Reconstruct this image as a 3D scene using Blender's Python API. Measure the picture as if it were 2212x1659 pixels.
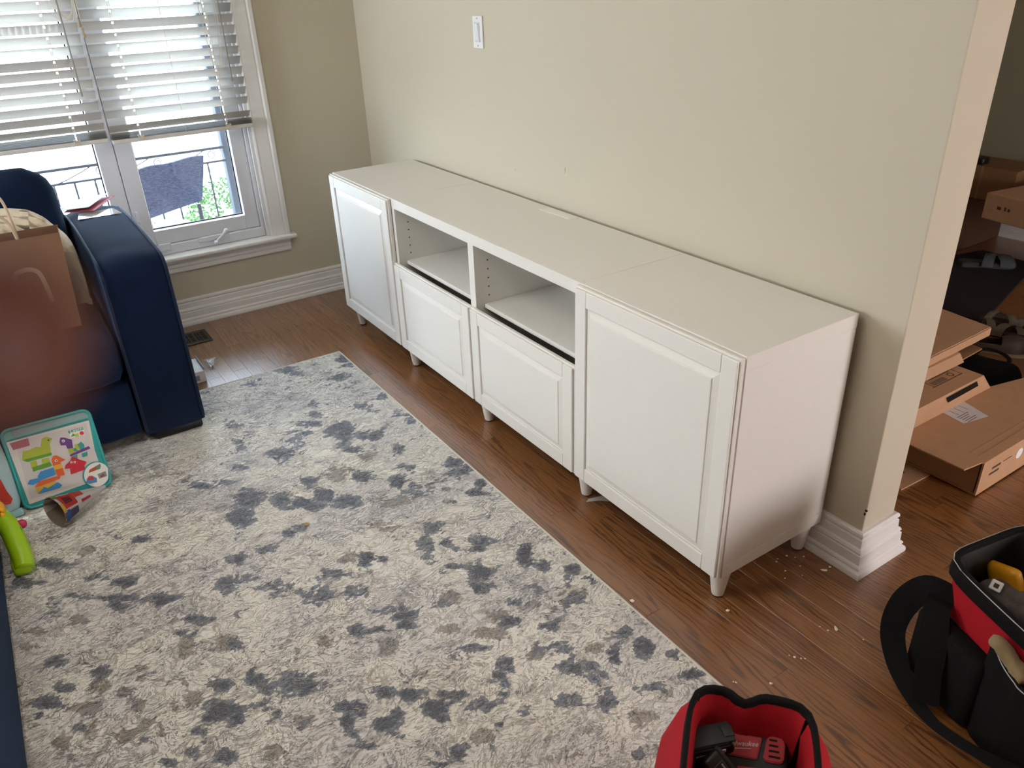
import bpy, bmesh, math, random
import numpy as np
from mathutils import Vector, Matrix, noise as mnoise
random.seed(7)
S = bpy.context.scene
COL = S.collection
for o in list(bpy.data.objects): bpy.data.objects.remove(o)

# ---------------------------------------------------------------- camera
cam = bpy.data.cameras.new('camera'); co = bpy.data.objects.new('camera', cam); COL.objects.link(co)
RGT = Vector((0.5543957, 0.8315345, -0.0345792)); DWN = Vector((0.3719462, -0.2847223, -0.8835096)); FWD = Vector((-0.7445142, 0.4769523, -0.4671349))
M = Matrix((RGT, -DWN, -FWD)).transposed().to_4x4(); M.translation = Vector((3.4240, -1.6769, 1.5147))
co.matrix_world = M
cam.sensor_fit = 'HORIZONTAL'; cam.sensor_width = 36; cam.lens = 1689.384 / 2212 * 36
cam.clip_start = .004; cam.clip_end = 200
cam.dof.use_dof = True; cam.dof.focus_distance = 2.3; cam.dof.aperture_fstop = cam.lens / 4.0
S.camera = co
# ---------------------------------------------------------------- world, lights, exposure
S.view_settings.view_transform = 'Standard'; S.view_settings.look = 'None'
S.view_settings.gamma = 1; S.view_settings.use_curve_mapping = False
S.view_settings.exposure = 0.03
w = bpy.data.worlds.new('sky'); S.world = w; w.use_nodes = True
nt = w.node_tree; nt.nodes.clear()
wo = nt.nodes.new('ShaderNodeOutputWorld'); bg = nt.nodes.new('ShaderNodeBackground')
bg.inputs[0].default_value = (.76, .88, 1.0, 1); bg.inputs[1].default_value = 17.0
nt.links.new(bg.outputs[0], wo.inputs[0])
def area(name, loc, aim, sx, sy, power, col):
    l = bpy.data.lights.new(name, 'AREA'); l.shape = 'RECTANGLE'; l.size = sx; l.size_y = sy; l.energy = power; l.color = col
    o = bpy.data.objects.new(name, l); COL.objects.link(o); o.location = loc
    o.rotation_euler = (Vector(aim) - Vector(loc)).to_track_quat('-Z', 'Y').to_euler(); return o
# daylight of the windows of the room that the photograph does not show
area('daylight_front_window', (.4, -4.50, 1.35), (.6, 0, 1.0), 1.0, 1.2, 34, (1, .97, .90))
area('daylight_patio_door', (6.12, 1.1, .85), (2.5, .1, .5), .8, 1.2, 50, (1, .75, .63))

area('overhead_fill', (1.9, -2.0, 2.42), (1.9, -2.0, 0), .7, .7, 16, (1, .95, .88))  # added overhead fill to lift the horizontal surfaces; no fixture is modelled

# ---------------------------------------------------------------- helpers
def lin(c):
    c = c / 255; return c / 12.92 if c <= .04045 else ((c + .055) / 1.055) ** 2.4
def rgb(h):
    if isinstance(h, str): h = [int(h[i:i + 2], 16) for i in (0, 2, 4)]
    return (lin(h[0]), lin(h[1]), lin(h[2]), 1)
MATS = {}
def mat(name, col, rough=.5, nscale=40, namt=.06, bump=0, bscale=200, spec=.5, metal=0, sheen=0, coat=0, stretch=(1, 1, 1), sss=0, distance=.002):
    if name in MATS: return MATS[name]
    m = bpy.data.materials.new(name); m.use_nodes = True; n = m.node_tree.nodes; L = m.node_tree.links
    b = n['Principled BSDF']; b.inputs['Roughness'].default_value = rough; b.inputs['Metallic'].default_value = metal
    b.inputs['Specular IOR Level'].default_value = spec
    b.inputs['Sheen Weight'].default_value = sheen; b.inputs['Sheen Tint'].default_value = (.35, .55, .9, 1) if 'navy' in name else (1, 1, 1, 1); b.inputs['Coat Weight'].default_value = coat
    tc = n.new('ShaderNodeTexCoord'); mp = n.new('ShaderNodeMapping'); mp.inputs['Scale'].default_value = stretch
    L.new(tc.outputs['Object'], mp.inputs['Vector'])
    nz = n.new('ShaderNodeTexNoise'); nz.inputs['Scale'].default_value = nscale; nz.inputs['Detail'].default_value = 4
    L.new(mp.outputs[0], nz.inputs['Vector'])
    mx = n.new('ShaderNodeMix'); mx.data_type = 'RGBA'
    c = rgb(col)
    mx.inputs['A'].default_value = tuple(max(0, x * (1 - namt * 1.6)) for x in c[:3]) + (1,)
    mx.inputs['B'].default_value = tuple(min(1, x * (1 + namt * 1.6)) for x in c[:3]) + (1,)
    L.new(nz.outputs['Fac'], mx.inputs['Factor']); L.new(mx.outputs['Result'], b.inputs['Base Color'])
    if bump:
        n2 = n.new('ShaderNodeTexNoise'); n2.inputs['Scale'].default_value = bscale; n2.inputs['Detail'].default_value = 3
        L.new(mp.outputs[0], n2.inputs['Vector'])
        bp = n.new('ShaderNodeBump'); bp.inputs['Strength'].default_value = bump; bp.inputs['Distance'].default_value = distance
        L.new(n2.outputs['Fac'], bp.inputs['Height']); L.new(bp.outputs[0], b.inputs['Normal'])
    if sss:
        b.inputs['Subsurface Weight'].default_value = sss; b.inputs['Subsurface Radius'].default_value = (.004, .0015, .001)
    MATS[name] = m; return m

def mesh_obj(name, me, m, parent=None):
    o = bpy.data.objects.new(name, me); COL.objects.link(o)
    if m is not None:
        if not isinstance(m, (list, tuple)): m = [m]
        for x in m: me.materials.append(x)
    if parent is not None: o.parent = parent
    return o
def obj(name, bm, m, parent=None, world=False, smooth=False, loc=None):
    """link a bmesh as one object; world=True: coordinates are world ones, made local to the parent"""
    if world and parent is not None:
        r = parent; mw = Matrix.Identity(4)
        chain = []
        while r is not None: chain.append(r.matrix_basis.copy()); r = r.parent
        for c in reversed(chain): mw = mw @ c
        bmesh.ops.transform(bm, matrix=mw.inverted(), verts=bm.verts)
    bmesh.ops.recalc_face_normals(bm, faces=bm.faces)
    me = bpy.data.meshes.new(name); bm.to_mesh(me); bm.free()
    if smooth:
        for p in me.polygons: p.use_smooth = True
        if smooth != True: me.set_sharp_from_angle(angle=math.radians(smooth))
    o = mesh_obj(name, me, m, parent)
    if loc: o.location = loc
    return o
def tag(o, label=None, cat=None, group=None, kind=None):
    if label: o['label'] = label
    if cat: o['category'] = cat
    if group: o['group'] = group
    if kind: o['kind'] = kind
    return o
def thing(name, label, cat, loc=(0, 0, 0), rz=0, group=None):
    o = bpy.data.objects.new(name, None); COL.objects.link(o); o.location = loc; o.rotation_euler = (0, 0, rz); o.empty_display_size = .1
    return tag(o, label, cat, group)
def BM(): return bmesh.new()
def box(bm, x0, x1, y0, y1, z0, z1, bev=0, seg=1, mtx=None):
    r = bmesh.ops.create_cube(bm, size=1); vs = r['verts']
    for v in vs: v.co = Vector((x0 + (v.co.x + .5) * (x1 - x0), y0 + (v.co.y + .5) * (y1 - y0), z0 + (v.co.z + .5) * (z1 - z0)))
    if bev:
        es = {e for v in vs for e in v.link_edges}
        rr = bmesh.ops.bevel(bm, geom=list(es), offset=bev, segments=seg, affect='EDGES', profile=.5)
        vs = list({v for f in rr['faces'] for v in f.verts} | {v for v in vs if v.is_valid})
    if mtx is not None: bmesh.ops.transform(bm, matrix=mtx, verts=vs)
    return vs
def obox(bm, c, ax, ay, az, sx, sy, sz, bev=0, seg=2):
    """box centred at c with axes ax, ay, az and full sizes"""
    m = Matrix((Vector(ax).normalized(), Vector(ay).normalized(), Vector(az).normalized())).transposed().to_4x4(); m.translation = Vector(c)
    return box(bm, -sx / 2, sx / 2, -sy / 2, sy / 2, -sz / 2, sz / 2, bev, seg, m)
def loft(bm, rings, closed=True, cap=(True, True)):
    vr = [[bm.verts.new(p) for p in r] for r in rings]; n = len(vr[0])
    for a, b in zip(vr, vr[1:]):
        for i in range(n if closed else n - 1):
            j = (i + 1) % n
            try: bm.faces.new((a[i], a[j], b[j], b[i]))
            except ValueError: pass
    if closed and cap[0]: bm.faces.new(list(reversed(vr[0])))
    if closed and cap[1]: bm.faces.new(vr[-1])
    return vr
def lathe(bm, prof, c=(0, 0, 0), n=20, axis=None):
    rings = [[(r * math.cos(2 * math.pi * i / n), r * math.sin(2 * math.pi * i / n), z) for i in range(n)] for r, z in prof]
    vr = loft(bm, rings); vs = [v for r in vr for v in r]
    if axis is not None: bmesh.ops.transform(bm, matrix=Vector((0, 0, 1)).rotation_difference(Vector(axis)).to_matrix().to_4x4(), verts=vs)
    bmesh.ops.translate(bm, vec=Vector(c), verts=vs); return vs
def frames(path, up=None):
    P = [Vector(p) for p in path]; T = []
    for i in range(len(P)):
        t = P[min(i + 1, len(P) - 1)] - P[max(i - 1, 0)]
        T.append(t.normalized())
    u = Vector(up) if up else (Vector((0, 0, 1)) if abs(T[0].z) < .9 else Vector((1, 0, 0)))
    out = []
    for p, t in zip(P, T):
        n = (u - t * u.dot(t))
        if n.length < 1e-6: n = t.orthogonal()
        n.normalize(); b = t.cross(n); u = n if not up else Vector(up); out.append((p, n, b))
    return out
def tube(bm, path, r, n=8, flat=None, up=None, cap=True):
    """tube along a path; r a number or a list; flat=(a, b): half axes along normal and binormal"""
    rings = []
    F = frames(path, up)
    for i, (p, nn, bb) in enumerate(F):
        rr = r[i] if isinstance(r, (list, tuple)) else r
        a, b = flat if flat else (rr, rr)
        rings.append([p + nn * (a * math.cos(2 * math.pi * k / n)) + bb * (b * math.sin(2 * math.pi * k / n)) for k in range(n)])
    loft(bm, rings, cap=(cap, cap))
def ribbon(bm, path, width, thick, up=None):
    rings = []
    for p, nn, bb in frames(path, up):
        rings.append([p + nn * thick / 2 + bb * width / 2, p + nn * thick / 2 - bb * width / 2, p - nn * thick / 2 - bb * width / 2, p - nn * thick / 2 + bb * width / 2])
    loft(bm, rings)
def smoothpath(pts, k=6, closed=False):
    P = [Vector(p) for p in pts]; out = []; n = len(P)
    for i in range(n if closed else n - 1):
        if closed: p0, p1, p2, p3 = P[(i - 1) % n], P[i], P[(i + 1) % n], P[(i + 2) % n]
        else: p0, p1, p2, p3 = P[max(i - 1, 0)], P[i], P[i + 1], P[min(i + 2, n - 1)]
        for j in range(k):
            t = j / k
            out.append(.5 * ((2 * p1) + (-p0 + p2) * t + (2 * p0 - 5 * p1 + 4 * p2 - p3) * t * t + (-p0 + 3 * p1 - 3 * p2 + p3) * t ** 3))
    if not closed: out.append(P[-1])
    return out
def prism(bm, poly, z0, z1, mtx=None):
    """polygon in xy, extruded from z0 to z1"""
    a = [bm.verts.new((x, y, z0)) for x, y in poly]; b = [bm.verts.new((x, y, z1)) for x, y in poly]
    n = len(poly); bm.faces.new(list(reversed(a))); bm.faces.new(b)
    for i in range(n): bm.faces.new((a[i], a[(i + 1) % n], b[(i + 1) % n], b[i]))
    if mtx is not None: bmesh.ops.transform(bm, matrix=mtx, verts=a + b)
    return a + b
def cushion(bm, x0, x1, y0, y1, z0, z1, r=.05, bulge=(0, 0, 0), cuts=9, wob=0, seed=0):
    """a soft box: rounded edges and bulging faces"""
    t = BM(); bmesh.ops.create_cube(t, size=2); bmesh.ops.subdivide_edges(t, edges=t.edges, cuts=cuts, use_grid_fill=True)
    h = Vector(((x1 - x0) / 2, (y1 - y0) / 2, (z1 - z0) / 2)); c = Vector(((x0 + x1) / 2, (y0 + y1) / 2, (z0 + z1) / 2))
    for v in t.verts:
        q = v.co.copy(); q = Vector((math.copysign(1 - (1 - abs(a)) ** 1.0, a) for a in q))
        p = Vector(q[i] * h[i] for i in range(3))
        inner = Vector(max(-(h[i] - r), min(h[i] - r, p[i])) for i in range(3)); d = p - inner
        if d.length > 1e-9:
            # snap near-surface layers to the rounded surface
            p = inner + d.normalized() * r
        f = [(1 - q[1] ** 2) * (1 - q[2] ** 2), (1 - q[0] ** 2) * (1 - q[2] ** 2), (1 - q[0] ** 2) * (1 - q[1] ** 2)]
        p = Vector(p[i] + bulge[i] * f[i] * q[i] for i in range(3))
        if wob: p += wob * mnoise.noise_vector((c + p) * 7 + Vector((seed, 0, 0)))
        v.co = c + p
    me = bpy.data.meshes.new('t'); t.to_mesh(me); t.free(); bm.from_mesh(me); bpy.data.meshes.remove(me)
def sweep(bm, prof, path, ends=(None, None)):
    """profile (offset to the right of the path, z) swept with mitres along a 2-D path; ends: extra mitre (offset, along) at the two ends"""
    P = [Vector(p) for p in path]; rings = []
    for i, p in enumerate(P):
        a = (P[i] - P[i - 1]).normalized() if i else None; b = (P[i + 1] - P[i]).normalized() if i < len(P) - 1 else None
        if a is None: a = b
        if b is None: b = a
        na, nb = Vector((a.y, -a.x)), Vector((b.y, -b.x)); m = (na + nb).normalized(); m = m / max(.2, m.dot(na))
        e = ends[0] if i == 0 else ends[1] if i == len(P) - 1 else None
        rings.append([Vector((p.x + m.x * o + (a.x * e * o if e else 0), p.y + m.y * o + (a.y * e * o if e else 0), z)) for o, z in prof])
    loft(bm, rings)
def text_mesh(txt, size, depth=.0003, shear=0, align='CENTER'):
    c = bpy.data.curves.new('t', 'FONT'); c.body = txt; c.size = size; c.extrude = depth; c.shear = shear; c.align_x = align; c.align_y = 'CENTER'; c.resolution_u = 2
    o = bpy.data.objects.new('t', c); COL.objects.link(o); dg = bpy.context.evaluated_depsgraph_get(); dg.update()
    me = bpy.data.meshes.new_from_object(o.evaluated_get(dg)); bpy.data.objects.remove(o); bpy.data.curves.remove(c); return me
def lettering(name, txt, size, m, parent, c, ax, ay, shear=0):
    me = text_mesh(txt, size, shear=shear); az = Vector(ax).cross(Vector(ay)).normalized()
    mt = Matrix((Vector(ax).normalized(), Vector(ay).normalized(), az)).transposed().to_4x4(); mt.translation = Vector(c)
    me.transform(mt); me.materials.clear(); return mesh_obj(name, me, m, parent)

# ---------------------------------------------------------------- materials
WHITE = mat('cabinet_white', 'e9e6e0', .42, 60, .012, .03, 900, distance=.0005)
TRIM = mat('trim_white', 'e6e4e2', .4, 8, .02, .05, 60, distance=.001)
VINYL = mat('window_vinyl', 'dcdee4', .35, 20, .015)
SLAT = mat('blind_slat', 'cac6c0', .45, 12, .02)
CORD = mat('blind_cord', 'd8cdb8', .8, 100, .08)
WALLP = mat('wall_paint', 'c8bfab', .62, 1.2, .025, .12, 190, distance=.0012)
WALLH = mat('hall_paint_dimmed', '8a8670', .7, 1.2, .03, .1, 190)  # wall colour darkened: the dimness of the hall is put into it
CEIL = mat('ceiling_paint', 'ece9e2', .8, 2, .02)
NAVY = mat('navy_velvet', '0a1a34', .85, 14, .18, .35, 900, sheen=.12, spec=.12)
NAVYD = mat('navy_piping', '101d33', .7, 40, .1, sheen=.2, spec=.2)
BLACK = mat('black_plastic', '0c0c0d', .45, 60, .2)
BLACKF = mat('black_webbing', '0d0d0e', .85, 300, .35, .5, 700, spec=.2)
REDF = mat('red_canvas', 'a3121f', .8, 250, .12, .35, 900, spec=.25)
REDP = mat('red_plastic', 'a8222a', .4, 50, .05)
RUBBER = mat('grey_rubber', '24282a', .6, 80, .15, .2, 300)
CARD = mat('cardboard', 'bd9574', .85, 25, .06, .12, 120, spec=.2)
CARDD = mat('cardboard_shaded', '9e7856', .85, 25, .06, .12, 120, spec=.2)  # darker copy of the cardboard, shade put into the colour of some panels
KRAFT = mat('kraft_paper_shaded', '80604a', .8, 18, .08, .1, 60, spec=.25)  # bag colour darkened to carry its backlit shade
PAPER = mat('white_paper', 'eceaea', .6, 30, .02)
INK = mat('printed_ink', '4a3a30', .8, 60, .1)
BLANKET = mat('cream_blanket', 'd6cab4', .95, 30, .06, .6, 60, sheen=.3, spec=.1, distance=.006)
METAL = mat('black_iron', '1c1e26', .55, 40, .15)
STEEL = mat('grey_steel', '8f8f90', .3, 40, .08, metal=1)
SKIN = mat('skin', '5e3225', .5, 60, .08, .15, 400, sss=.25)  # darker than the skin itself: shadow on the fingertip put into the colour

def glass_mat():
    m = bpy.data.materials.new('window_glass'); m.use_nodes = True; n = m.node_tree.nodes; L = m.node_tree.links; n.clear()
    o = n.new('ShaderNodeOutputMaterial'); t = n.new('ShaderNodeBsdfTransparent'); g = n.new('ShaderNodeBsdfGlossy'); g.inputs['Roughness'].default_value = .02
    mx = n.new('ShaderNodeMixShader'); nz = n.new('ShaderNodeTexNoise'); nz.inputs['Scale'].default_value = 3
    mr = n.new('ShaderNodeMapRange'); mr.inputs['To Min'].default_value = .03; mr.inputs['To Max'].default_value = .06
    L.new(nz.outputs['Fac'], mr.inputs['Value']); L.new(mr.outputs[0], mx.inputs[0]); L.new(t.outputs[0], mx.inputs[1]); L.new(g.outputs[0], mx.inputs[2]); L.new(mx.outputs[0], o.inputs[0])
    t.inputs[0].default_value = (.94, .97, 1, 1); return m
GLASS = glass_mat()
def film_mat():
    m = bpy.data.materials.new('clear_film'); m.use_nodes = True; n = m.node_tree.nodes; L = m.node_tree.links; n.clear()
    o = n.new('ShaderNodeOutputMaterial'); t = n.new('ShaderNodeBsdfTransparent'); g = n.new('ShaderNodeBsdfPrincipled'); g.inputs['Base Color'].default_value = rgb('c8ccd0'); g.inputs['Roughness'].default_value = .15
    mx = n.new('ShaderNodeMixShader'); nz = n.new('ShaderNodeTexNoise'); nz.inputs['Scale'].default_value = 60
    mr = n.new('ShaderNodeMapRange'); mr.inputs['To Min'].default_value = .1; mr.inputs['To Max'].default_value = .55
    L.new(nz.outputs['Fac'], mr.inputs['Value']); L.new(mr.outputs[0], mx.inputs[0]); L.new(t.outputs[0], mx.inputs[1]); L.new(g.outputs[0], mx.inputs[2]); L.new(mx.outputs[0], o.inputs[0]); return m
FILM = film_mat()

class NT:
    """small node-building helper"""
    def __init__(s, name):
        s.m = bpy.data.materials.new(name); s.m.use_nodes = True; s.n = s.m.node_tree.nodes; s.L = s.m.node_tree.links; s.b = s.n['Principled BSDF']
    def put(s, sock, v):
        if isinstance(v, bpy.types.NodeSocket): s.L.new(v, sock)
        elif v is not None: sock.default_value = v
    def math(s, op, a, b=None, c=None, clamp=False):
        n = s.n.new('ShaderNodeMath'); n.operation = op; n.use_clamp = clamp
        for k, v in enumerate((a, b, c)):
            if v is not None: s.put(n.inputs[k], v)
        return n.outputs[0]
    def noise(s, vec, scale, detail=3, rough=.5, dist=0):
        n = s.n.new('ShaderNodeTexNoise'); s.put(n.inputs['Vector'], vec); n.inputs['Scale'].default_value = scale; n.inputs['Detail'].default_value = detail
        n.inputs['Roughness'].default_value = rough; n.inputs['Distortion'].default_value = dist; return n.outputs['Fac']
    def comb(s, x, y, z):
        n = s.n.new('ShaderNodeCombineXYZ')
        for k, v in enumerate((x, y, z)): s.put(n.inputs[k], v)
        return n.outputs[0]
    def sep(s, v):
        n = s.n.new('ShaderNodeSeparateXYZ'); s.L.new(v, n.inputs[0]); return n.outputs
    def attr(s, name):
        n = s.n.new('ShaderNodeAttribute'); n.attribute_name = name; return n.outputs['Fac']
    def smooth(s, v, a, b):
        n = s.n.new('ShaderNodeMapRange'); n.interpolation_type = 'SMOOTHSTEP'; s.put(n.inputs['Value'], v); n.inputs['From Min'].default_value = a; n.inputs['From Max'].default_value = b; return n.outputs[0]
    def mix(s, f, a, b):
        n = s.n.new('ShaderNodeMix'); n.data_type = 'RGBA'; s.put(n.inputs['Factor'], f); s.put(n.inputs['A'], a); s.put(n.inputs['B'], b); return n.outputs['Result']
    def bump(s, h, strength, distance):
        n = s.n.new('ShaderNodeBump'); n.inputs['Strength'].default_value = strength; n.inputs['Distance'].default_value = distance; s.L.new(h, n.inputs['Height']); s.L.new(n.outputs[0], s.b.inputs['Normal'])
    def pos(s): return s.n.new('ShaderNodeNewGeometry').outputs['Position']

def oak_mat():
    k = NT('stained_oak'); x, y, z = k.sep(k.pos())
    sd, cy, cx = k.attr('seed'), k.attr('cy'), k.attr('cx')
    yl = k.math('SUBTRACT', y, cy); xl = k.math('SUBTRACT', x, cx)
    so = k.math('MULTIPLY', sd, 57.3)
    pv = k.comb(k.math('MULTIPLY', x, 1.0), k.math('MULTIPLY', y, 6.0), so)
    wob = k.math('MULTIPLY', k.math('SUBTRACT', k.noise(pv, 3.2, 3), .5), .05)
    wob2 = k.math('MULTIPLY', k.math('SUBTRACT', k.noise(k.comb(k.math('MULTIPLY', x, 5), k.math('MULTIPLY', y, 20.0), so), 3, 2), .5), .014)
    off = k.math('MULTIPLY', k.math('SUBTRACT', k.math('FRACT', k.math('MULTIPLY', sd, 13.7)), .5), .06)
    a = k.math('ADD', k.math('ADD', yl, off), k.math('ADD', wob, wob2))
    slope = k.math('MULTIPLY', k.math('SUBTRACT', k.math('FRACT', k.math('MULTIPLY', sd, 7.31)), .5), .16)
    b = k.math('ADD', k.math('MULTIPLY', xl, slope), .006)
    r = k.math('SQRT', k.math('ADD', k.math('MULTIPLY', a, a), k.math('MULTIPLY', b, b)))
    ph = k.math('FRACT', k.math('MULTIPLY', r, 84))
    tri = k.math('ABSOLUTE', k.math('SUBTRACT', ph, .6))
    line = k.math('SUBTRACT', 1.0, k.smooth(tri, .03, .27))
    fine = k.noise(k.comb(k.math('MULTIPLY', x, 14), k.math('MULTIPLY', y, 420), so), 1, 4, .7)
    pore = k.smooth(fine, .46, .66)
    amp = k.smooth(k.noise(pv, 1.6, 2), .30, .62)
    lf = k.math('MULTIPLY', line, k.math('ADD', k.math('MULTIPLY', amp, .9), .4), clamp=True)
    lf = k.math('MULTIPLY', lf, k.math('ADD', .6, k.math('MULTIPLY', pore, .5)), clamp=True)
    tone = k.math('FRACT', k.math('MULTIPLY', sd, 3.17))
    base = k.mix(tone, rgb('a06c38'), rgb('7a4c27'))
    base = k.mix(k.smooth(k.noise(pv, 5, 3), .3, .7), base, rgb('8f5d30'))
    base = k.mix(k.math('MULTIPLY', pore, .35), base, rgb('5a3219'))
    c = k.mix(lf, base, rgb('3d2010'))
    k.L.new(c, k.b.inputs['Base Color'])
    k.b.inputs['Roughness'].default_value = .34; k.b.inputs['Coat Weight'].default_value = 1; k.b.inputs['Coat IOR'].default_value = 1.65; k.b.inputs['Coat Roughness'].default_value = .3
    k.bump(k.math('MULTIPLY', k.math('ADD', lf, pore), -1), .12, .0006)
    return k.m
OAK = oak_mat()

# ================================================================ THE SETTING
def struct(name, bm, m, parent=None, **k): 
    o = obj(name, bm, m, parent, **k)
    if parent is None: o['kind'] = 'structure'
    return o
XL, XR, YF, YH, ZC = -.525, 6.2, -4.6, 3.3, 2.45
# floor: sub-floor slab, oak strips 57 mm wide laid along x
bm = BM(); box(bm, XL - .15, XR, YF, YH, -.06, -.0065); FLOOR = struct('floor', bm, OAK)
def strip_mesh(bm, x0, x1, y0, y1, seed, lay, z=0.0):
    n0 = len(bm.verts)
    g = .0002; zz = z + random.uniform(-.0001, .0001)
    b0, b1 = .0004, .0003
    lo = [(x0 + g, y0 + g), (x1 - g, y0 + g), (x1 - g, y1 - g), (x0 + g, y1 - g)]
    hi = [(x0 + b0, y0 + b0), (x1 - b0, y0 + b0), (x1 - b0, y1 - b0), (x0 + b0, y1 - b0)]
    A = [bm.verts.new((p[0], p[1], -.0064)) for p in lo]; B = [bm.verts.new((p[0], p[1], zz - b1)) for p in lo]; T = [bm.verts.new((p[0], p[1], zz)) for p in hi]
    F = [bm.faces.new(T)]
    for i in range(4):
        j = (i + 1) % 4; F.append(bm.faces.new((A[i], A[j], B[j], B[i]))); F.append(bm.faces.new((B[i], B[j], T[j], T[i])))
    for v in A + B + T:
        v[lay[0]] = seed; v[lay[1]] = (y0 + y1) / 2; v[lay[2]] = (x0 + x1) / 2
def plank_bm():
    bm = BM(); return bm, [bm.verts.layers.float.new(n) for n in ('seed', 'cy', 'cx')]
rest, rlay = plank_bm(); SW = .057; np_ = 0
k0 = int((YF + .584) / SW); k1 = int((YH + .584) / SW) + 1
for kk in range(k0, k1):
    y0 = -.584 + SW * kk; y1 = y0 + SW
    x = XL - .1 - random.random() * .8
    if kk == -1: cuts = [-.9, -.33, .31, 1.0, 1.9]
    else: cuts = None
    while x < XR:
        ln = random.choice((.35, .5, .65, .8, .95, 1.2)) * random.uniform(.85, 1.15)
        x1 = min(x + ln, XR); sd = random.random()
        inview = x1 > -.5 and x < 3.25 and -1.3 < y0 < .62 and not (y1 < -.60 and x > .30) and not (.05 < y0 < .16 and x1 < 2.4)
        if y0 > .16 and x1 < 2.2: inview = False
        if inview:
            b, lay = plank_bm(); strip_mesh(b, max(x, XL - .02), x1, y0, y1, sd, lay); obj('plank', b, OAK, FLOOR); np_ += 1
        else: strip_mesh(rest, x, x1, y0, y1, sd, rlay)
        x = x1
o = obj('planks_beyond', rest, OAK, FLOOR); o['kind'] = 'stuff'
print('planks', np_)
# walls
WY = .02; WE = 2.515; WT = .145; XO = XL - .16
def wallbox(name, m, *boxes):
    bm = BM()
    for b in boxes: box(bm, *b)
    return struct(name, bm, m)
WZ0, WZ1, WYR, WYL = .337, 2.06, -.575, -1.815      # opening of the window
wallbox('wall_left', WALLP, (XO, XL, WYR, YH, 0, ZC), (XO, XL, YF, WYL, 0, ZC), (XO, XL, WYL, WYR, 0, WZ0), (XO, XL, WYL, WYR, WZ1, ZC))
bm = BM(); box(bm, XL, WE, WY, WY + WT, 0, ZC, .0035, 3); WB = struct('wall_back', bm, WALLP)
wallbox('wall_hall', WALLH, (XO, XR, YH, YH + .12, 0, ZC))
wallbox('wall_front', WALLP, (XO, -.1, YF - .12, YF, 0, ZC), (.9, XR, YF - .12, YF, 0, ZC), (-.1, .9, YF - .12, YF, 0, .75), (-.1, .9, YF - .12, YF, 1.95, ZC))
wallbox('wall_right', WALLP, (XR, XR + .12, YF, .7, 0, ZC), (XR, XR + .12, 1.5, YH, 0, ZC), (XR, XR + .12, .7, 1.5, 1.45, ZC), (XR, XR + .12, .7, 1.5, 0, .25))
wallbox('ceiling', CEIL, (XO, XR, YF, YH, ZC, ZC + .1))
# marks on the back wall: a gouge in the plaster, small rubs, chipped corner
def scuff(x, z, wx, wz, m, n=9, rot=0):
    b = BM(); pts = []
    for i in range(n):
        a = 2 * math.pi * i / n; r = random.uniform(.7, 1.1); px, pz = wx * r * math.cos(a), wz * r * math.sin(a)
        pts.append((x + px * math.cos(rot) - pz * math.sin(rot), z + px * math.sin(rot) + pz * math.cos(rot)))
    prism(b, pts, 0, .0012, Matrix(((1, 0, 0, 0), (0, 0, -1, WY + .0002), (0, 1, 0, 0), (0, 0, 0, 1)))); return b
GOUGE = mat('raw_plaster', 'd9d0bb', .9, 90, .06, .4, 300); DARKM = mat('dent_shadow_rub_grey', '9b917a', .9, 90, .1, .3, 300); CHIP = mat('chipped_paint_dark', '2a2018', .9, 90, .2)
o = obj('plaster_gouge', scuff(1.186, .871, .0028, .019, GOUGE, 11, .05), GOUGE, WB); o2 = obj('gouge_shade', scuff(1.180, .879, .0016, .012, DARKM, 9, .12), DARKM, WB)  # grey sliver beside the pale plaster is the dent's shade put into colour
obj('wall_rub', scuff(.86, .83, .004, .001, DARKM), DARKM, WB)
b = BM(); box(b, 2.510, 2.517, WY - .0012, WY + .003, .195, .202, .001); box(b, 2.509, 2.514, WY - .0012, WY + .002, .182, .191, .001); obj('paint_chip', b, CHIP, WB)

# baseboards
BP = [(0, .130), (.008, .130), (.012, .126), (.013, .118), (.009, .111), (.013, .107), (.014, .084), (.019, .080), (.022, .073), (.019, .067), (.023, .064), (.024, .036), (.029, .032), (.031, .027), (.028, .022), (.036, .015), (.038, .008), (.038, 0), (0, 0)]
b = BM(); sweep(b, BP, [(XL, YF), (XL, WY)], (None, -1)); struct('baseboard_left', b, TRIM)
b = BM(); sweep(b, BP, [(XL, WY), (WE, WY), (WE, WY + WT), (XL, WY + WT)], (1, None)); struct('baseboard_back', b, TRIM)
b = BM(); sweep(b, BP, [(XL, YH), (XR, YH)], (1, None)); struct('baseboard_hall', b, TRIM)

# ---------------------------------------------------------------- the window
WIN = bpy.data.objects.new('window_1', None); COL.objects.link(WIN); WIN['kind'] = 'structure'
def wpart(name, b, m, parent=None, **k): return obj(name, b, m, parent or WIN, **k)
# jamb lining
b = BM(); box(b, XO, XL, WYR - .018, WYR, WZ0 + .02, WZ1); box(b, XO, XL, WYL, WYL + .018, WZ0 + .02, WZ1); box(b, XO, XL, WYL, WYR, WZ1 - .018, WZ1); wpart('jamb', b, TRIM)
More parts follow.
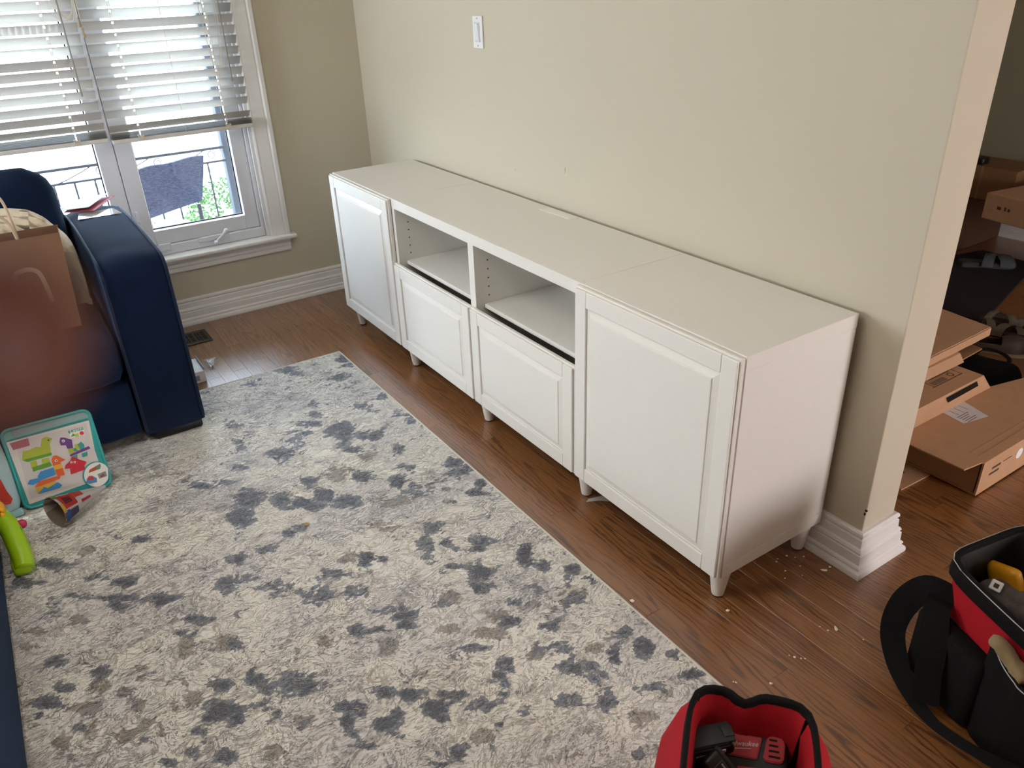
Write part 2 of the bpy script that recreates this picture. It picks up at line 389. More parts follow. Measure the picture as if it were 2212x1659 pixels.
# casing with a raised outer band
def casing(pts):
    prof = [(0, 0), (0, .010), (.008, .014), (.014, .013), (.066, .020), (.072, .018), (.078, .030), (.094, .030), (.094, 0)]
    b = BM(); rings = []
    for (y, z), (dy, dz) in pts: rings.append([(XL + h, y + dy * u, z + dz * u) for u, h in prof])
    loft(b, rings); return b
e = .003
wpart('casing', casing([((WYR - e, WZ0 + .02), (1, 0)), ((WYR - e, WZ1 - e), (1, 1)), ((WYL + e, WZ1 - e), (-1, 1)), ((WYL + e, WZ0 + .02), (-1, 0))]), TRIM)
b = BM(); box(b, XL - .10, XL + .052, WYL - .12, -.455, WZ0, WZ0 + .02, .007, 3); wpart('stool', b, TRIM)
b = BM(); pr = [(0, .270), (.012, .270), (.015, .276), (.015, .294), (.020, .300), (.020, .316), (.025, .319), (.027, .326), (.031, .330), (.033, .337), (0, .337)]
loft(b, [[(XL + h, -.487, z) for h, z in pr], [(XL + h, WYL - .09, z) for h, z in pr]]); wpart('apron', b, TRIM)
# vinyl frame and two casement sashes
FX0, FX1 = XL - .14, XL - .022
b = BM(); box(b, FX0, FX1, WYL + .018, WYR - .018, WZ0 + .02, .405, .004); box(b, FX0, FX1, WYR - .036, WYR - .018, .40, WZ1 - .018, .003); box(b, FX0, FX1, WYL + .018, WYL + .036, .40, WZ1 - .018, .003)
box(b, FX0, FX1, WYL + .018, WYR - .018, WZ1 - .05, WZ1 - .018, .003); box(b, FX0, XL - .046, -1.215, -1.165, .40, WZ1 - .04, .003); wpart('frame', b, VINYL)
GX = XL - .062
for (y0, y1, g0, g1) in ((-1.1885, -.612, -1.113, -.678), (-1.778, -1.1915, -1.705, -1.265)):
    zb, zt, gb, gt = .407, WZ1 - .052, .476, WZ1 - .12
    b = BM(); sx0, sx1 = XL - .085, XL - .034
    for bx in ((y0, g0, zb, zt), (g1, y1, zb, zt), (g0, g1, zb, gb), (g0, g1, gt, zt)): box(b, sx0, sx1, *bx, .003, 2)
    # glazing bead, bevelled
    prof = [(0, sx1 - .002), (.010, sx1 - .008), (.013, GX)]
    for (ya, za, yb, zb_, ny, nz) in ((g0, gb, g1, gb, 0, 1), (g0, gt, g1, gt, 0, -1), (g0, gb, g0, gt, 1, 0), (g1, gb, g1, gt, -1, 0)):
        loft(b, [[(x, ya + ny * (u - .012), za + nz * (u - .012)) for u, x in prof + [(0, GX)]], [(x, yb + ny * (u - .012), zb_ + nz * (u - .012)) for u, x in prof + [(0, GX)]]])
    sash = wpart('sash', b, VINYL)
    b = BM(); box(b, GX - .008, GX - .004, g0 - .004, g1 + .004, gb - .004, gt + .004); wpart('pane', b, GLASS, sash)
    b = BM(); fr = .006
    for bx in ((g0 - .001, g0 + fr, gb, gt), (g1 - fr, g1 + .001, gb, gt), (g0, g1, gb - .001, gb + fr), (g0, g1, gt - fr, gt + .001)): box(b, GX - .009, GX - .003, *bx)
    wpart('glazing_gasket', b, METAL, sash)
# lock lever, operator crank and hinge cover
b = BM(); box(b, XL - .036, XL - .026, -1.180, -1.158, .49, .57, .004, 2); box(b, XL - .03, XL - .012, -1.176, -1.164, .535, .585, .004, 2); wpart('lock_lever', b, VINYL)
b = BM(); box(b, FX1 - .002, FX1 + .012, -.925, -.775, .388, .412, .006, 3); crank = wpart('crank_base', b, VINYL)
b = BM(); lathe(b, [(.0, -.004), (.011, -.003), (.012, .004), (.009, .012), (0, .013)], (FX1 + .012, -.79, .424), 12, (1, 0, 0)); tube(b, [(FX1 + .02, -.79, .428), (FX1 + .030, -.81, .412), (FX1 + .034, -.85, .384)], [.009, .007, .006], 10)
lathe(b, [(0, -.012), (.008, -.010), (.0095, 0), (.007, .012), (0, .013)], (FX1 + .04, -.853, .382), 12, (1, 0, -.2)); wpart('crank_handle', b, VINYL, crank)
b = BM(); box(b, FX1 - .002, FX1 + .012, -1.112, -1.055, .382, .414, .003, 2); wpart('hinge_cover', b, VINYL)

# ---------------------------------------------------------------- blinds
def slat_mesh(y0, y1, holes):
    ys = [y0]; 
    for h in holes: ys += [h - .004, h + .004]
    ys.append(y1); ds = [-.025, -.012, 0, .003, .016, .025]
    b = BM(); crown = lambda d: .0016 * (1 - (d / .025) ** 2)
    g = [[b.verts.new((d, y, crown(d))) for y in ys] for d in ds]
    for i in range(len(ds) - 1):
        for j in range(len(ys) - 1):
            if i == 3 and j % 2 == 1: continue
            b.faces.new((g[i][j], g[i + 1][j], g[i + 1][j + 1], g[i][j + 1]))
    bmesh.ops.solidify(b, geom=b.faces, thickness=.0028)
    return b
def blind(label, y0, y1, ladders, zfirst, nfree, zbot, wand_y, wand_z, nst):
    XB = -.497; R = thing('window_blind', label, 'blind', (XB, 0, zbot), 0, 'horizontal slat blinds over the window')
    b = slat_mesh(y0, y1, ladders); me = None; tilt = math.radians(46)
    for i in range(nfree):
        z = zfirst + .0436 * i - zbot
        if me is None:
            o = obj('slat', b, SLAT, R, smooth=30); me = o.data
        else:
            o = bpy.data.objects.new('slat', me); COL.objects.link(o); o.parent = R
        o.location = (0, 0, z); o.rotation_euler = (random.uniform(-.002, .002), -tilt + random.uniform(-.018, .018), 0)
    # stacked slats and the bottom rail
    b = BM(); box(b, -.026, .026, y0, y1, -.004, .014, .003, 2); obj('bottom_rail', b, SLAT, R)
    for i in range(nst):
        o = bpy.data.objects.new('slat', me); COL.objects.link(o); o.parent = R; o.location = (random.uniform(-.001, .001), 0, .0165 + .0062 * i); o.rotation_euler = (0, 0, 0)
    o = bpy.data.objects.new('slat', me); COL.objects.link(o); o.parent = R; o.location = (0, 0, .0165 + .0062 * nst + .015); o.rotation_euler = (0, -math.radians(40), 0)
    ztop = zfirst + .0436 * nfree - zbot
    b = BM(); box(b, -.03, .03, y0, y1, ztop, ztop + .045, .003); obj('head_rail', b, SLAT, R)
    for h in ladders:
        b = BM()
        for x, dy in ((.0175, .003), (.0175, -.003), (-.0175, 0)): tube(b, [(x, h + dy, .01), (x, h + dy, ztop)], .0009, 5)
        obj('ladder_cord', b, CORD, R)
        b = BM()
        for q in range(4):
            a = random.uniform(0, 6); tube(b, smoothpath([(.027, h - .012, .026), (.030 + random.uniform(0, .004), h + random.uniform(-.012, .012), .014), (.027, h + .012, .024), (.029, h + random.uniform(-.01, .01), .004), (.026, h - .01, .012)], 4), .0011, 5)
        obj('cord_knot', b, CORD, R)
    b = BM(); tube(b, [(.034, wand_y, wand_z - zbot), (.032, wand_y + .002, ztop)], .0032, 8); obj('tilt_wand', b, mat('wand_taupe', '8d857c', .5, 40, .1), R)
    return R, ztop
BL, zt = blind('left white slat blind hanging over the left half of the window', -1.815, -1.212, (-1.70, -1.333), 1.022, 23, .918, -1.268, 1.11, 5)
BR_, zt2 = blind('right white slat blind hanging over the casement with the crank', -1.196, -.578, (-1.078, -.695), 1.022, 23, .906, -.640, 1.112, 4)
# lift cords: loops at the left blind with two tassels, loops at the right blind
b = BM(); X = .036
tube(b, [(X, -1.205, .50), (X, -1.208, 1.0)], .0013, 5); tube(b, [(X, -1.198, .46), (X, -1.203, 1.0)], .0013, 5)
for (ya, za, zm) in ((-1.30, .53, .48), (-1.285, .545, .495), (-1.275, .55, .475)): tube(b, smoothpath([(X - .014, ya, za + .2), (X - .012, ya, za), (X, ya + .045, zm), (X, -1.207, za + .02), (X, -1.207, za + .2)], 6), .0012, 5)
obj('lift_cord', b, CORD, BL)
for yy, zz in ((-1.200, 1.352), (-1.207, 1.392)):
    b = BM(); lathe(b, [(0, .016), (.003, .016), (.004, .010), (.003, .004), (.0065, -.012), (.007, -.018), (.005, -.021), (0, -.021)], (X, yy, zz - .918), 10); obj('cord_tassel', b, mat('tassel_wood', 'a89678', .5, 60, .1), BL)
b = BM()
for (y0, y1, zb_) in ((-.735, -.665, .215), (-.72, -.655, .225)): tube(b, smoothpath([(X, y0, .72), (X, y0 + .012, .45), (X, (y0 + y1) / 2, zb_), (X, y1, .42), (X, y1 - .004, .72)], 8), .0012, 5)
obj('lift_cord', b, CORD, BR_)
b = BM(); tube(b, [(.024, -.885, .0), (.024, -.885, zt2)], .001, 5); obj('lift_cord', b, CORD, BR_)

# ---------------------------------------------------------------- light switch
SW_ = thing('light_switch', 'white rocker light switch on the beige wall above the cabinets', 'light switch', (.638, WY, 1.312))
b = BM(); box(b, -.035, .035, -.006, 0, -.0575, .0575, .003, 3); obj('wall_plate', b, TRIM, SW_)
b = BM(); box(b, -.0175, .0175, -.0095, -.0045, -.0345, .0345, .0015, 2); box(b, -.014, .014, -.0125, -.008, -.031, .031, .002, 2, Matrix.Rotation(.05, 4, 'X')); obj('rocker', b, VINYL, SW_)
for z in (-.048, .048):
    b = BM(); lathe(b, [(0, .0012), (.0025, .001), (.003, 0)], (0, -.006, z), 10, (0, -1, 0)); obj('screw', b, STEEL, SW_)

# ================================================================ RUG
def rug_mat():
    k = NT('rug_pile'); x, y, z = k.sep(k.pos())
    vs = k.comb(k.math('MULTIPLY', x, 1.45), y, 0); v3 = k.comb(k.math('MULTIPLY', x, 1.7), y, 3.7)
    nv, tp = k.attr('navy'), k.attr('taupe')
    C = lambda v: k.math('SUBTRACT', v, .5)
    MU = lambda a, b: k.math('MULTIPLY', a, b)
    AD = lambda a, b: k.math('ADD', a, b)
    big = C(k.noise(vs, 2.6, 3, .55, .4)); b2 = C(k.noise(v3, 5.0, 4, .6, .5)); mid = C(k.noise(vs, 15, 4, .62, .7)); fin = C(k.noise(v3, 60, 3, .6, .5)); vf = k.noise(vs, 190, 2, .5)
    ero = k.noise(vs, 13, 6, .68, .8); ef = k.math('FRACT', MU(ero, 9.0))
    line = k.math('SUBTRACT', 1, k.smooth(ef, .05, .30))                       # contour lines of the carved pile
    rag = AD(MU(mid, 2.0), MU(fin, .95))
    navy = k.smooth(AD(nv, MU(rag, 1.2)), .37, .47)
    core = k.smooth(AD(nv, MU(AD(MU(mid, 1.6), MU(fin, 1.6)), 1.0)), .62, .80)
    sc = k.smooth(AD(MU(big, 1.0), AD(MU(b2, 1.1), MU(rag, .85))), .13, .27)
    sc2 = k.smooth(AD(MU(big, -1.0), AD(MU(b2, 1.2), MU(rag, .8))), .14, .30)
    taupe = k.smooth(AD(tp, MU(rag, 1.0)), .40, .54)
    lm = k.smooth(AD(b2, MU(mid, .7)), -.12, .10)
    ridge2 = k.math('ABSOLUTE', AD(C(k.noise(vs, 6, 6, .66, 1.2)), .03)); vein2 = k.math('SUBTRACT', 1, k.smooth(ridge2, .002, .013))
    base = k.mix(k.smooth(AD(big, MU(b2, .6)), -.06, .08), rgb('ebe6dc'), rgb('dfdad6'))
    base = k.mix(MU(sc2, .5), base, rgb('b3a99f'))
    base = k.mix(MU(taupe, .75), base, rgb('84786b'))
    base = k.mix(MU(sc, .42), base, rgb('8b8f99'))
    base = k.mix(MU(MU(line, AD(MU(lm, .55), .12)), .9), base, rgb('6c6967'))
    base = k.mix(MU(vein2, .55), base, rgb('f2ecdf'))
    nc = k.mix(core, rgb('737986'), rgb('363f52'))
    nc = k.mix(MU(line, .45), nc, rgb('aeb0b4')); nc = k.mix(MU(vein2, .6), nc, rgb('d5d0c6'))
    base = k.mix(MU(navy, .94), base, nc)
    base = k.mix(MU(k.math('SUBTRACT', vf, .42), .5), base, rgb('cfc9c0'))
    k.L.new(base, k.b.inputs['Base Color']); k.b.inputs['Roughness'].default_value = .5; k.b.inputs['Specular IOR Level'].default_value = .5; k.b.inputs['Sheen Weight'].default_value = .1
    h = AD(MU(mid, 1.0), AD(MU(fin, .7), AD(MU(vf, .12), AD(MU(vein2, .3), AD(MU(navy, -.2), MU(line, -.35))))))
    k.bump(h, 1.0, .010); return k.m
RX0, RX1, RY0, RY1 = .28, 3.9, -3.1, -.592
# pattern: (x, y, two half axes, strength) of the dark blue and of the taupe patches of this rug
NAVYB = [(0.362,-0.604,0.025,0.032,0.043,-0.018,0.9),(0.437,-0.615,0.022,0.029,0.034,-0.015,0.6),(0.321,-0.847,0.044,0.057,0.049,-0.017,0.6),(0.34,-1.014,0.031,0.041,0.041,-0.013,0.5),(0.543,-0.694,0.035,0.045,0.058,-0.024,0.7),(0.688,-0.849,0.029,0.038,0.041,-0.016,0.5),(0.762,-0.896,0.028,0.037,0.033,-0.013,0.55),(0.842,-0.714,0.035,0.047,0.033,-0.015,0.6),(0.79,-0.613,0.018,0.024,0.028,-0.013,0.7),(0.955,-0.622,0.021,0.028,0.031,-0.015,0.7),(1.03,-0.616,0.014,0.018,0.03,-0.015,0.8),(0.952,-0.862,0.035,0.047,0.06,-0.025,1.05),(1.029,-0.88,0.016,0.022,0.038,-0.016,0.6),(1.043,-0.775,0.035,0.046,0.043,-0.02,0.8),(0.828,-0.938,0.028,0.036,0.032,-0.012,0.8),(0.644,-1.182,0.021,0.028,0.045,-0.013,0.7),(0.801,-1.2,0.017,0.022,0.041,-0.012,0.75),(0.783,-1.156,0.02,0.027,0.031,-0.01,0.6),(0.975,-1.099,0.035,0.047,0.047,-0.016,0.75),(0.887,-1.001,0.033,0.045,0.081,-0.03,0.5),(0.974,-1.241,0.022,0.029,0.037,-0.011,0.7),(1.185,-0.737,0.016,0.021,0.036,-0.018,0.7),(1.106,-0.867,0.026,0.034,0.018,-0.008,0.85),(1.37,-0.839,0.017,0.023,0.033,-0.016,1.1),(1.275,-0.925,0.023,0.03,0.033,-0.014,0.95),(1.194,-1.077,0.018,0.024,0.042,-0.016,0.8),(1.301,-0.771,0.025,0.033,0.025,-0.012,0.6),(1.418,-0.628,0.029,0.039,0.055,-0.032,0.8),(1.546,-0.617,0.012,0.016,0.022,-0.013,0.9),(1.584,-0.663,0.026,0.035,0.021,-0.013,0.8),(1.164,-1.273,0.032,0.044,0.049,-0.015,1.1),(1.25,-1.328,0.028,0.038,0.046,-0.014,1.1),(1.222,-1.194,0.023,0.032,0.04,-0.014,0.8),(1.289,-1.143,0.026,0.035,0.031,-0.011,0.95),(1.299,-1.062,0.025,0.034,0.033,-0.013,1.1),(1.368,-1.023,0.037,0.051,0.034,-0.014,0.85),(1.341,-1.113,0.028,0.039,0.023,-0.009,0.8),(1.291,-1.193,0.023,0.031,0.015,-0.005,0.8),(1.444,-0.811,0.017,0.024,0.037,-0.019,0.6),(1.484,-0.756,0.02,0.027,0.037,-0.02,0.55),(1.591,-0.734,0.008,0.011,0.008,-0.005,0.8),(1.418,-1.233,0.014,0.019,0.017,-0.006,0.9),(1.416,-1.195,0.022,0.03,0.018,-0.006,0.7),(1.448,-1.4,0.019,0.026,0.026,-0.008,0.9),(1.451,-1.317,0.016,0.022,0.021,-0.007,0.7),(1.674,-0.86,0.027,0.036,0.038,-0.021,0.6),(1.75,-0.861,0.011,0.015,0.018,-0.01,0.95),(1.726,-0.918,0.018,0.025,0.03,-0.016,0.75),(1.783,-0.939,0.014,0.019,0.034,-0.018,0.65),(1.797,-0.843,0.013,0.018,0.014,-0.008,0.8),(1.833,-0.794,0.011,0.015,0.014,-0.009,0.95),(1.798,-0.762,0.016,0.021,0.018,-0.011,0.7),(1.686,-1.094,0.011,0.016,0.024,-0.011,1.1),(1.702,-1.05,0.014,0.019,0.015,-0.007,0.9),(1.856,-0.892,0.014,0.019,0.011,-0.006,0.8),(1.922,-0.854,0.016,0.022,0.026,-0.016,1.05),(1.685,-1.18,0.021,0.029,0.015,-0.006,0.95),(1.673,-1.228,0.012,0.017,0.017,-0.007,0.65),(1.529,-1.428,0.025,0.035,0.031,-0.009,0.6),(1.007,-1.38,0.018,0.025,0.018,-0.005,0.7),(0.964,-1.403,0.018,0.025,0.027,-0.007,0.6),(1.016,-1.318,0.018,0.025,0.022,-0.006,0.6),(1.132,-1.864,0.029,0.04,0.026,-0.003,1.0),(1.18,-1.937,0.018,0.025,0.028,-0.002,0.85),(1.211,-1.898,0.015,0.021,0.014,-0.001,0.7),(1.18,-1.614,0.014,0.019,0.027,-0.005,0.8),(1.123,-1.68,0.019,0.026,0.016,-0.003,0.6),(1.291,-1.751,0.023,0.032,0.017,-0.003,0.7),(1.36,-1.688,0.024,0.033,0.023,-0.004,0.85),(1.493,-1.624,0.027,0.037,0.031,-0.006,0.85),(1.413,-1.724,0.044,0.061,0.016,-0.003,0.95),(1.451,-1.73,0.012,0.017,0.018,-0.003,0.95),(1.331,-1.877,0.02,0.027,0.032,-0.003,0.7),(1.327,-1.825,0.014,0.019,0.013,-0.002,0.75),(1.449,-1.4,0.019,0.026,0.023,-0.007,0.95),(1.452,-1.322,0.014,0.02,0.023,-0.008,0.8),(1.535,-1.446,0.024,0.033,0.037,-0.01,0.8),(1.64,-1.341,0.028,0.039,0.029,-0.01,0.75),(1.739,-1.262,0.023,0.032,0.044,-0.017,0.75),(1.668,-1.199,0.015,0.021,0.018,-0.007,0.85),(1.633,-1.552,0.028,0.039,0.017,-0.004,0.85),(1.776,-1.503,0.008,0.011,0.03,-0.009,0.8),(1.567,-1.895,0.018,0.025,0.027,-0.003,0.7),(1.682,-1.799,0.024,0.033,0.02,-0.003,0.95),(1.676,-1.884,0.014,0.019,0.015,-0.002,0.95),(1.709,-1.92,0.02,0.028,0.026,-0.003,1.05),(1.735,-1.947,0.008,0.012,0.014,-0.001,0.95),(1.824,-1.871,0.01,0.014,0.013,-0.002,0.85),(1.897,-1.566,0.016,0.022,0.022,-0.006,0.95),(1.921,-1.495,0.016,0.022,0.027,-0.008,0.98),(1.968,-1.481,0.01,0.015,0.017,-0.006,0.85),(1.975,-1.588,0.028,0.04,0.036,-0.01,1.12),(2.013,-1.561,0.009,0.013,0.024,-0.007,1.1),(1.999,-1.644,0.01,0.014,0.012,-0.003,0.9),(1.997,-1.403,0.029,0.041,0.03,-0.011,0.95),(2.015,-1.503,0.018,0.026,0.021,-0.007,0.75),(2.051,-1.48,0.009,0.013,0.016,-0.005,0.8),(2.101,-1.61,0.015,0.021,0.022,-0.006,0.8),(2.048,-1.672,0.009,0.013,0.015,-0.004,0.9),(2.038,-1.723,0.011,0.016,0.011,-0.002,0.85),(1.947,-1.751,0.008,0.011,0.008,-0.002,0.8),(1.663,-1.601,0.021,0.029,0.016,-0.004,0.8),(1.674,-1.088,0.012,0.016,0.029,-0.013,1.1),(1.704,-1.048,0.014,0.019,0.015,-0.007,0.95),(1.683,-1.182,0.019,0.026,0.018,-0.007,0.95),(1.751,-1.236,0.009,0.013,0.027,-0.011,0.85),(1.773,-1.176,0.021,0.029,0.04,-0.017,0.6),(1.8,-1.145,0.012,0.016,0.026,-0.012,0.7),(1.794,-0.842,0.013,0.018,0.014,-0.008,0.85),(1.832,-0.79,0.014,0.019,0.014,-0.009,0.95),(1.804,-0.772,0.021,0.028,0.021,-0.013,0.7),(1.943,-0.705,0.013,0.018,0.049,-0.034,1.08),(1.993,-0.689,0.018,0.025,0.025,-0.018,0.85),(1.925,-0.847,0.023,0.031,0.027,-0.017,1.1),(1.972,-0.882,0.018,0.024,0.024,-0.015,0.95),(2.057,-0.628,0.016,0.021,0.018,-0.014,0.95),(2.127,-0.606,0.012,0.016,0.017,-0.014,0.8),(1.936,-1.097,0.025,0.035,0.03,-0.015,0.85),(1.971,-1.114,0.017,0.023,0.017,-0.009,0.9),(1.919,-1.219,0.024,0.033,0.024,-0.01,0.85),(1.953,-1.173,0.017,0.023,0.014,-0.007,0.8),(2.074,-0.836,0.017,0.024,0.017,-0.011,0.85),(2.131,-0.88,0.017,0.024,0.016,-0.011,0.95),(2.157,-0.698,0.028,0.039,0.03,-0.023,0.65),(2.204,-0.811,0.02,0.028,0.015,-0.011,0.85),(2.066,-0.753,0.009,0.013,0.014,-0.01,0.8),(2.272,-0.832,0.026,0.037,0.024,-0.018,0.6),(2.327,-0.661,0.013,0.019,0.019,-0.016,0.85),(2.373,-0.73,0.016,0.022,0.022,-0.019,0.8),(2.399,-0.664,0.016,0.022,0.026,-0.024,0.98),(2.342,-0.852,0.019,0.027,0.019,-0.014,0.98),(2.364,-0.802,0.011,0.015,0.013,-0.011,0.98),(2.406,-0.809,0.015,0.021,0.017,-0.014,0.8),(2.453,-0.619,0.015,0.022,0.017,-0.016,0.8),(2.528,-0.62,0.015,0.022,0.012,-0.012,0.95),(2.244,-0.971,0.014,0.02,0.024,-0.015,1.08),(2.264,-1.0,0.011,0.015,0.014,-0.009,0.98),(2.289,-1.001,0.008,0.011,0.013,-0.009,0.98),(2.326,-1.03,0.003,0.005,0.027,-0.017,0.95),(2.373,-1.075,0.003,0.004,0.02,-0.013,0.95),(2.156,-0.995,0.025,0.035,0.013,-0.008,0.85),(2.144,-1.061,0.011,0.015,0.015,-0.009,0.7),(2.145,-1.249,0.014,0.02,0.019,-0.009,1.08),(2.182,-1.206,0.013,0.018,0.014,-0.007,1.08),(2.239,-1.126,0.024,0.033,0.011,-0.006,1.08),(2.251,-1.171,0.018,0.026,0.022,-0.012,1.12),(2.282,-1.179,0.01,0.014,0.013,-0.007,1.05),(2.298,-1.097,0.022,0.031,0.019,-0.012,0.85),(2.322,-1.062,0.007,0.01,0.009,-0.005,0.85),(2.141,-1.326,0.023,0.032,0.019,-0.008,1.1),(2.165,-1.319,0.01,0.014,0.014,-0.006,1.1),(2.169,-1.356,0.013,0.018,0.018,-0.008,1.0),(2.223,-1.287,0.02,0.029,0.017,-0.008,1.1),(2.216,-1.256,0.008,0.011,0.013,-0.007,1.0),(2.205,-1.363,0.011,0.015,0.011,-0.005,0.85),(2.27,-1.278,0.011,0.015,0.013,-0.006,0.85),(2.256,-1.346,0.019,0.026,0.006,-0.003,0.85),(2.389,-1.189,0.012,0.017,0.023,-0.013,0.98),(2.389,-1.234,0.012,0.017,0.008,-0.004,0.95),(2.411,-0.91,0.019,0.027,0.022,-0.017,0.6),(2.417,-0.893,0.01,0.014,0.012,-0.009,0.85),(2.376,-1.003,0.016,0.022,0.02,-0.014,0.5),(2.465,-0.835,0.012,0.017,0.031,-0.026,0.65),(2.503,-0.719,0.027,0.038,0.016,-0.014,0.6),(2.619,-0.878,0.009,0.013,0.01,-0.009,0.8)]
TAUPEB = [(1.458,-0.914,0.026,0.035,0.033,-0.016,0.8),(1.213,-0.979,0.033,0.045,0.05,-0.021,0.7),(1.485,-0.864,0.026,0.035,0.029,-0.014,0.6),(1.172,-0.851,0.035,0.046,0.035,-0.016,0.6),(1.396,-0.819,0.027,0.036,0.031,-0.015,0.6),(1.25,-1.073,0.018,0.024,0.032,-0.012,0.5),(1.561,-0.978,0.041,0.056,0.033,-0.016,0.6),(1.538,-1.275,0.018,0.025,0.019,-0.007,0.6),(1.76,-1.517,0.021,0.03,0.036,-0.01,0.95),(1.713,-1.609,0.013,0.019,0.049,-0.012,0.9),(1.719,-1.808,0.018,0.025,0.025,-0.004,0.85),(1.775,-1.849,0.027,0.038,0.023,-0.003,0.9),(1.861,-1.845,0.011,0.015,0.026,-0.004,0.9),(1.844,-1.91,0.015,0.021,0.026,-0.003,0.9),(1.77,-1.767,0.009,0.012,0.021,-0.004,1.0),(1.844,-1.744,0.009,0.012,0.027,-0.005,1.0),(1.905,-1.743,0.009,0.013,0.026,-0.005,1.0),(1.915,-1.782,0.019,0.026,0.025,-0.004,0.6),(1.839,-1.64,0.005,0.007,0.03,-0.007,0.95),(1.887,-1.677,0.005,0.007,0.033,-0.007,0.9),(1.939,-1.714,0.005,0.007,0.035,-0.007,0.85),(1.984,-1.743,0.006,0.008,0.024,-0.005,0.8),(1.779,-1.701,0.027,0.037,0.013,-0.003,0.9),(1.891,-1.634,0.02,0.028,0.022,-0.005,0.85),(2.15,-1.521,0.021,0.029,0.022,-0.007,0.75),(1.441,-1.828,0.014,0.02,0.024,-0.003,0.8),(1.141,-1.761,0.024,0.033,0.03,-0.004,0.7),(1.424,-1.925,0.021,0.029,0.024,-0.002,0.7),(1.471,-1.946,0.018,0.025,0.017,-0.001,0.7),(1.718,-1.717,0.013,0.018,0.02,-0.004,0.6),(1.164,-1.863,0.018,0.025,0.022,-0.002,0.6),(1.907,-1.304,0.018,0.025,0.021,-0.009,0.8),(1.905,-1.381,0.004,0.006,0.028,-0.01,0.9),(2.11,-1.431,0.024,0.033,0.023,-0.009,0.6),(2.151,-0.694,0.031,0.043,0.033,-0.025,0.8),(2.125,-0.954,0.033,0.045,0.021,-0.013,0.8),(2.054,-1.031,0.025,0.034,0.022,-0.012,0.7),(2.556,-0.801,0.02,0.028,0.025,-0.023,0.85),(2.38,-1.123,0.016,0.023,0.02,-0.012,0.75),(2.324,-0.759,0.021,0.029,0.028,-0.022,0.7),(2.543,-0.986,0.02,0.029,0.014,-0.011,0.6),(2.116,-0.789,0.017,0.024,0.017,-0.012,0.7),(2.017,-1.178,0.016,0.023,0.022,-0.011,0.8),(1.665,-1.101,0.05,0.069,0.03,-0.013,0.6),(2.157,-1.149,0.015,0.021,0.019,-0.01,0.6),(2.11,-0.889,0.028,0.039,0.032,-0.021,0.6),(2.262,-0.886,0.016,0.022,0.028,-0.02,0.6),(1.956,-0.964,0.023,0.032,0.024,-0.014,0.6),(2.533,-0.713,0.022,0.031,0.019,-0.018,0.6)]
cs = .013; nx, ny = int((RX1 - RX0) / cs), int((RY1 - RY0) / cs)
gx = np.linspace(RX0, RX1, nx + 1); gy = np.linspace(RY0, RY1, ny + 1); GXX, GYY = np.meshgrid(gx, gy, indexing='ij')
def field(bl):
    f = np.zeros_like(GXX)
    for (x, y, a, b_, c, d_, st) in bl:
        D = a * d_ - b_ * c; dx, dy = GXX - x, GYY - y
        d = ((d_ * dx - c * dy) / D) ** 2 + ((a * dy - b_ * dx) / D) ** 2; f = np.maximum(f, st * np.exp(-(d ** 1.4) * .75))
    return f
fn, ft = field(NAVYB), field(TAUPEB)
hz = np.zeros_like(GXX) + .0085
V = np.stack([GXX, GYY, hz], -1).reshape(-1, 3)
idx = np.arange((nx + 1) * (ny + 1)).reshape(nx + 1, ny + 1)
Fq = np.stack([idx[:-1, :-1], idx[1:, :-1], idx[1:, 1:], idx[:-1, 1:]], -1).reshape(-1, 4)
me = bpy.data.meshes.new('pile'); me.from_pydata(V.tolist(), [], Fq.tolist())
for nme, f in (('navy', fn), ('taupe', ft)):
    a = me.attributes.new(nme, 'FLOAT', 'POINT'); a.data.foreach_set('value', f.reshape(-1).astype(np.float32))
RUG = thing('area_rug', 'large cream rug with grey and slate blue mottled pattern in front of the white cabinets', 'rug', (0, 0, 0))
RUGM = rug_mat(); mesh_obj('pile', me, RUGM, RUG)
b = BM(); box(b, RX0 + .002, RX1 - .002, RY0 + .002, RY1 - .002, .0005, .0075); obj('backing', b, mat('rug_backing', 'b9b09f', .95, 200, .1, .4, 500), RUG)
b = BM()
for bx in ((RX0 - .006, RX1 + .006, RY1 - .002, RY1 + .006), (RX0 - .006, RX0 + .002, RY0, RY1)): box(b, *bx, .0005, .0098, .003, 2)
obj('edge_binding', b, mat('rug_binding', 'd8d2c6', .9, 200, .08, .5, 500), RUG)

# ================================================================ CABINETS
def front_panel(name, root, x0, x1, z0, z1, yb, label=None):
    """frame and raised panel front: the outer slab, stiles, rails and the raised field"""
    T = .012; yf = yb - .020; fw = .052; e_ = .005
    b = BM(); box(b, x0, x1, yb - T, yb, z0, z1, .0012); d = obj(name, b, WHITE, root)
    for (xa, xb) in ((x0 + e_, x0 + fw), (x1 - fw, x1 - e_)):
        b = BM(); box(b, xa, xb, yf, yb - T - .0002, z0 + e_, z1 - e_, .0022, 2); obj('stile', b, WHITE, d)
    for (za, zb) in ((z0 + e_, z0 + fw), (z1 - fw, z1 - e_)):
        b = BM(); box(b, x0 + fw + .0006, x1 - fw - .0006, yf, yb - T - .0002, za, zb, .0022, 2); obj('rail', b, WHITE, d)
    # raised field: groove, slope, little step, flat
    xi0, xi1, zi0, zi1 = x0 + fw + .0005, x1 - fw - .0005, z0 + fw + .0005, z1 - fw - .0005
    prof = [(0, yb - T + .0), (0, yb - T - .0015), (.003, yb - T - .0008), (.022, yb - T - .0052), (.0235, yb - T - .0076), (.0265, yb - T - .0082)]
    b = BM(); rings = [[(xi0 + u, y, zi0 + u), (xi1 - u, y, zi0 + u), (xi1 - u, y, zi1 - u), (xi0 + u, y, zi1 - u)] for u, y in prof]
    loft(b, rings); obj('raised_panel', b, WHITE, d); return d
LEG = None
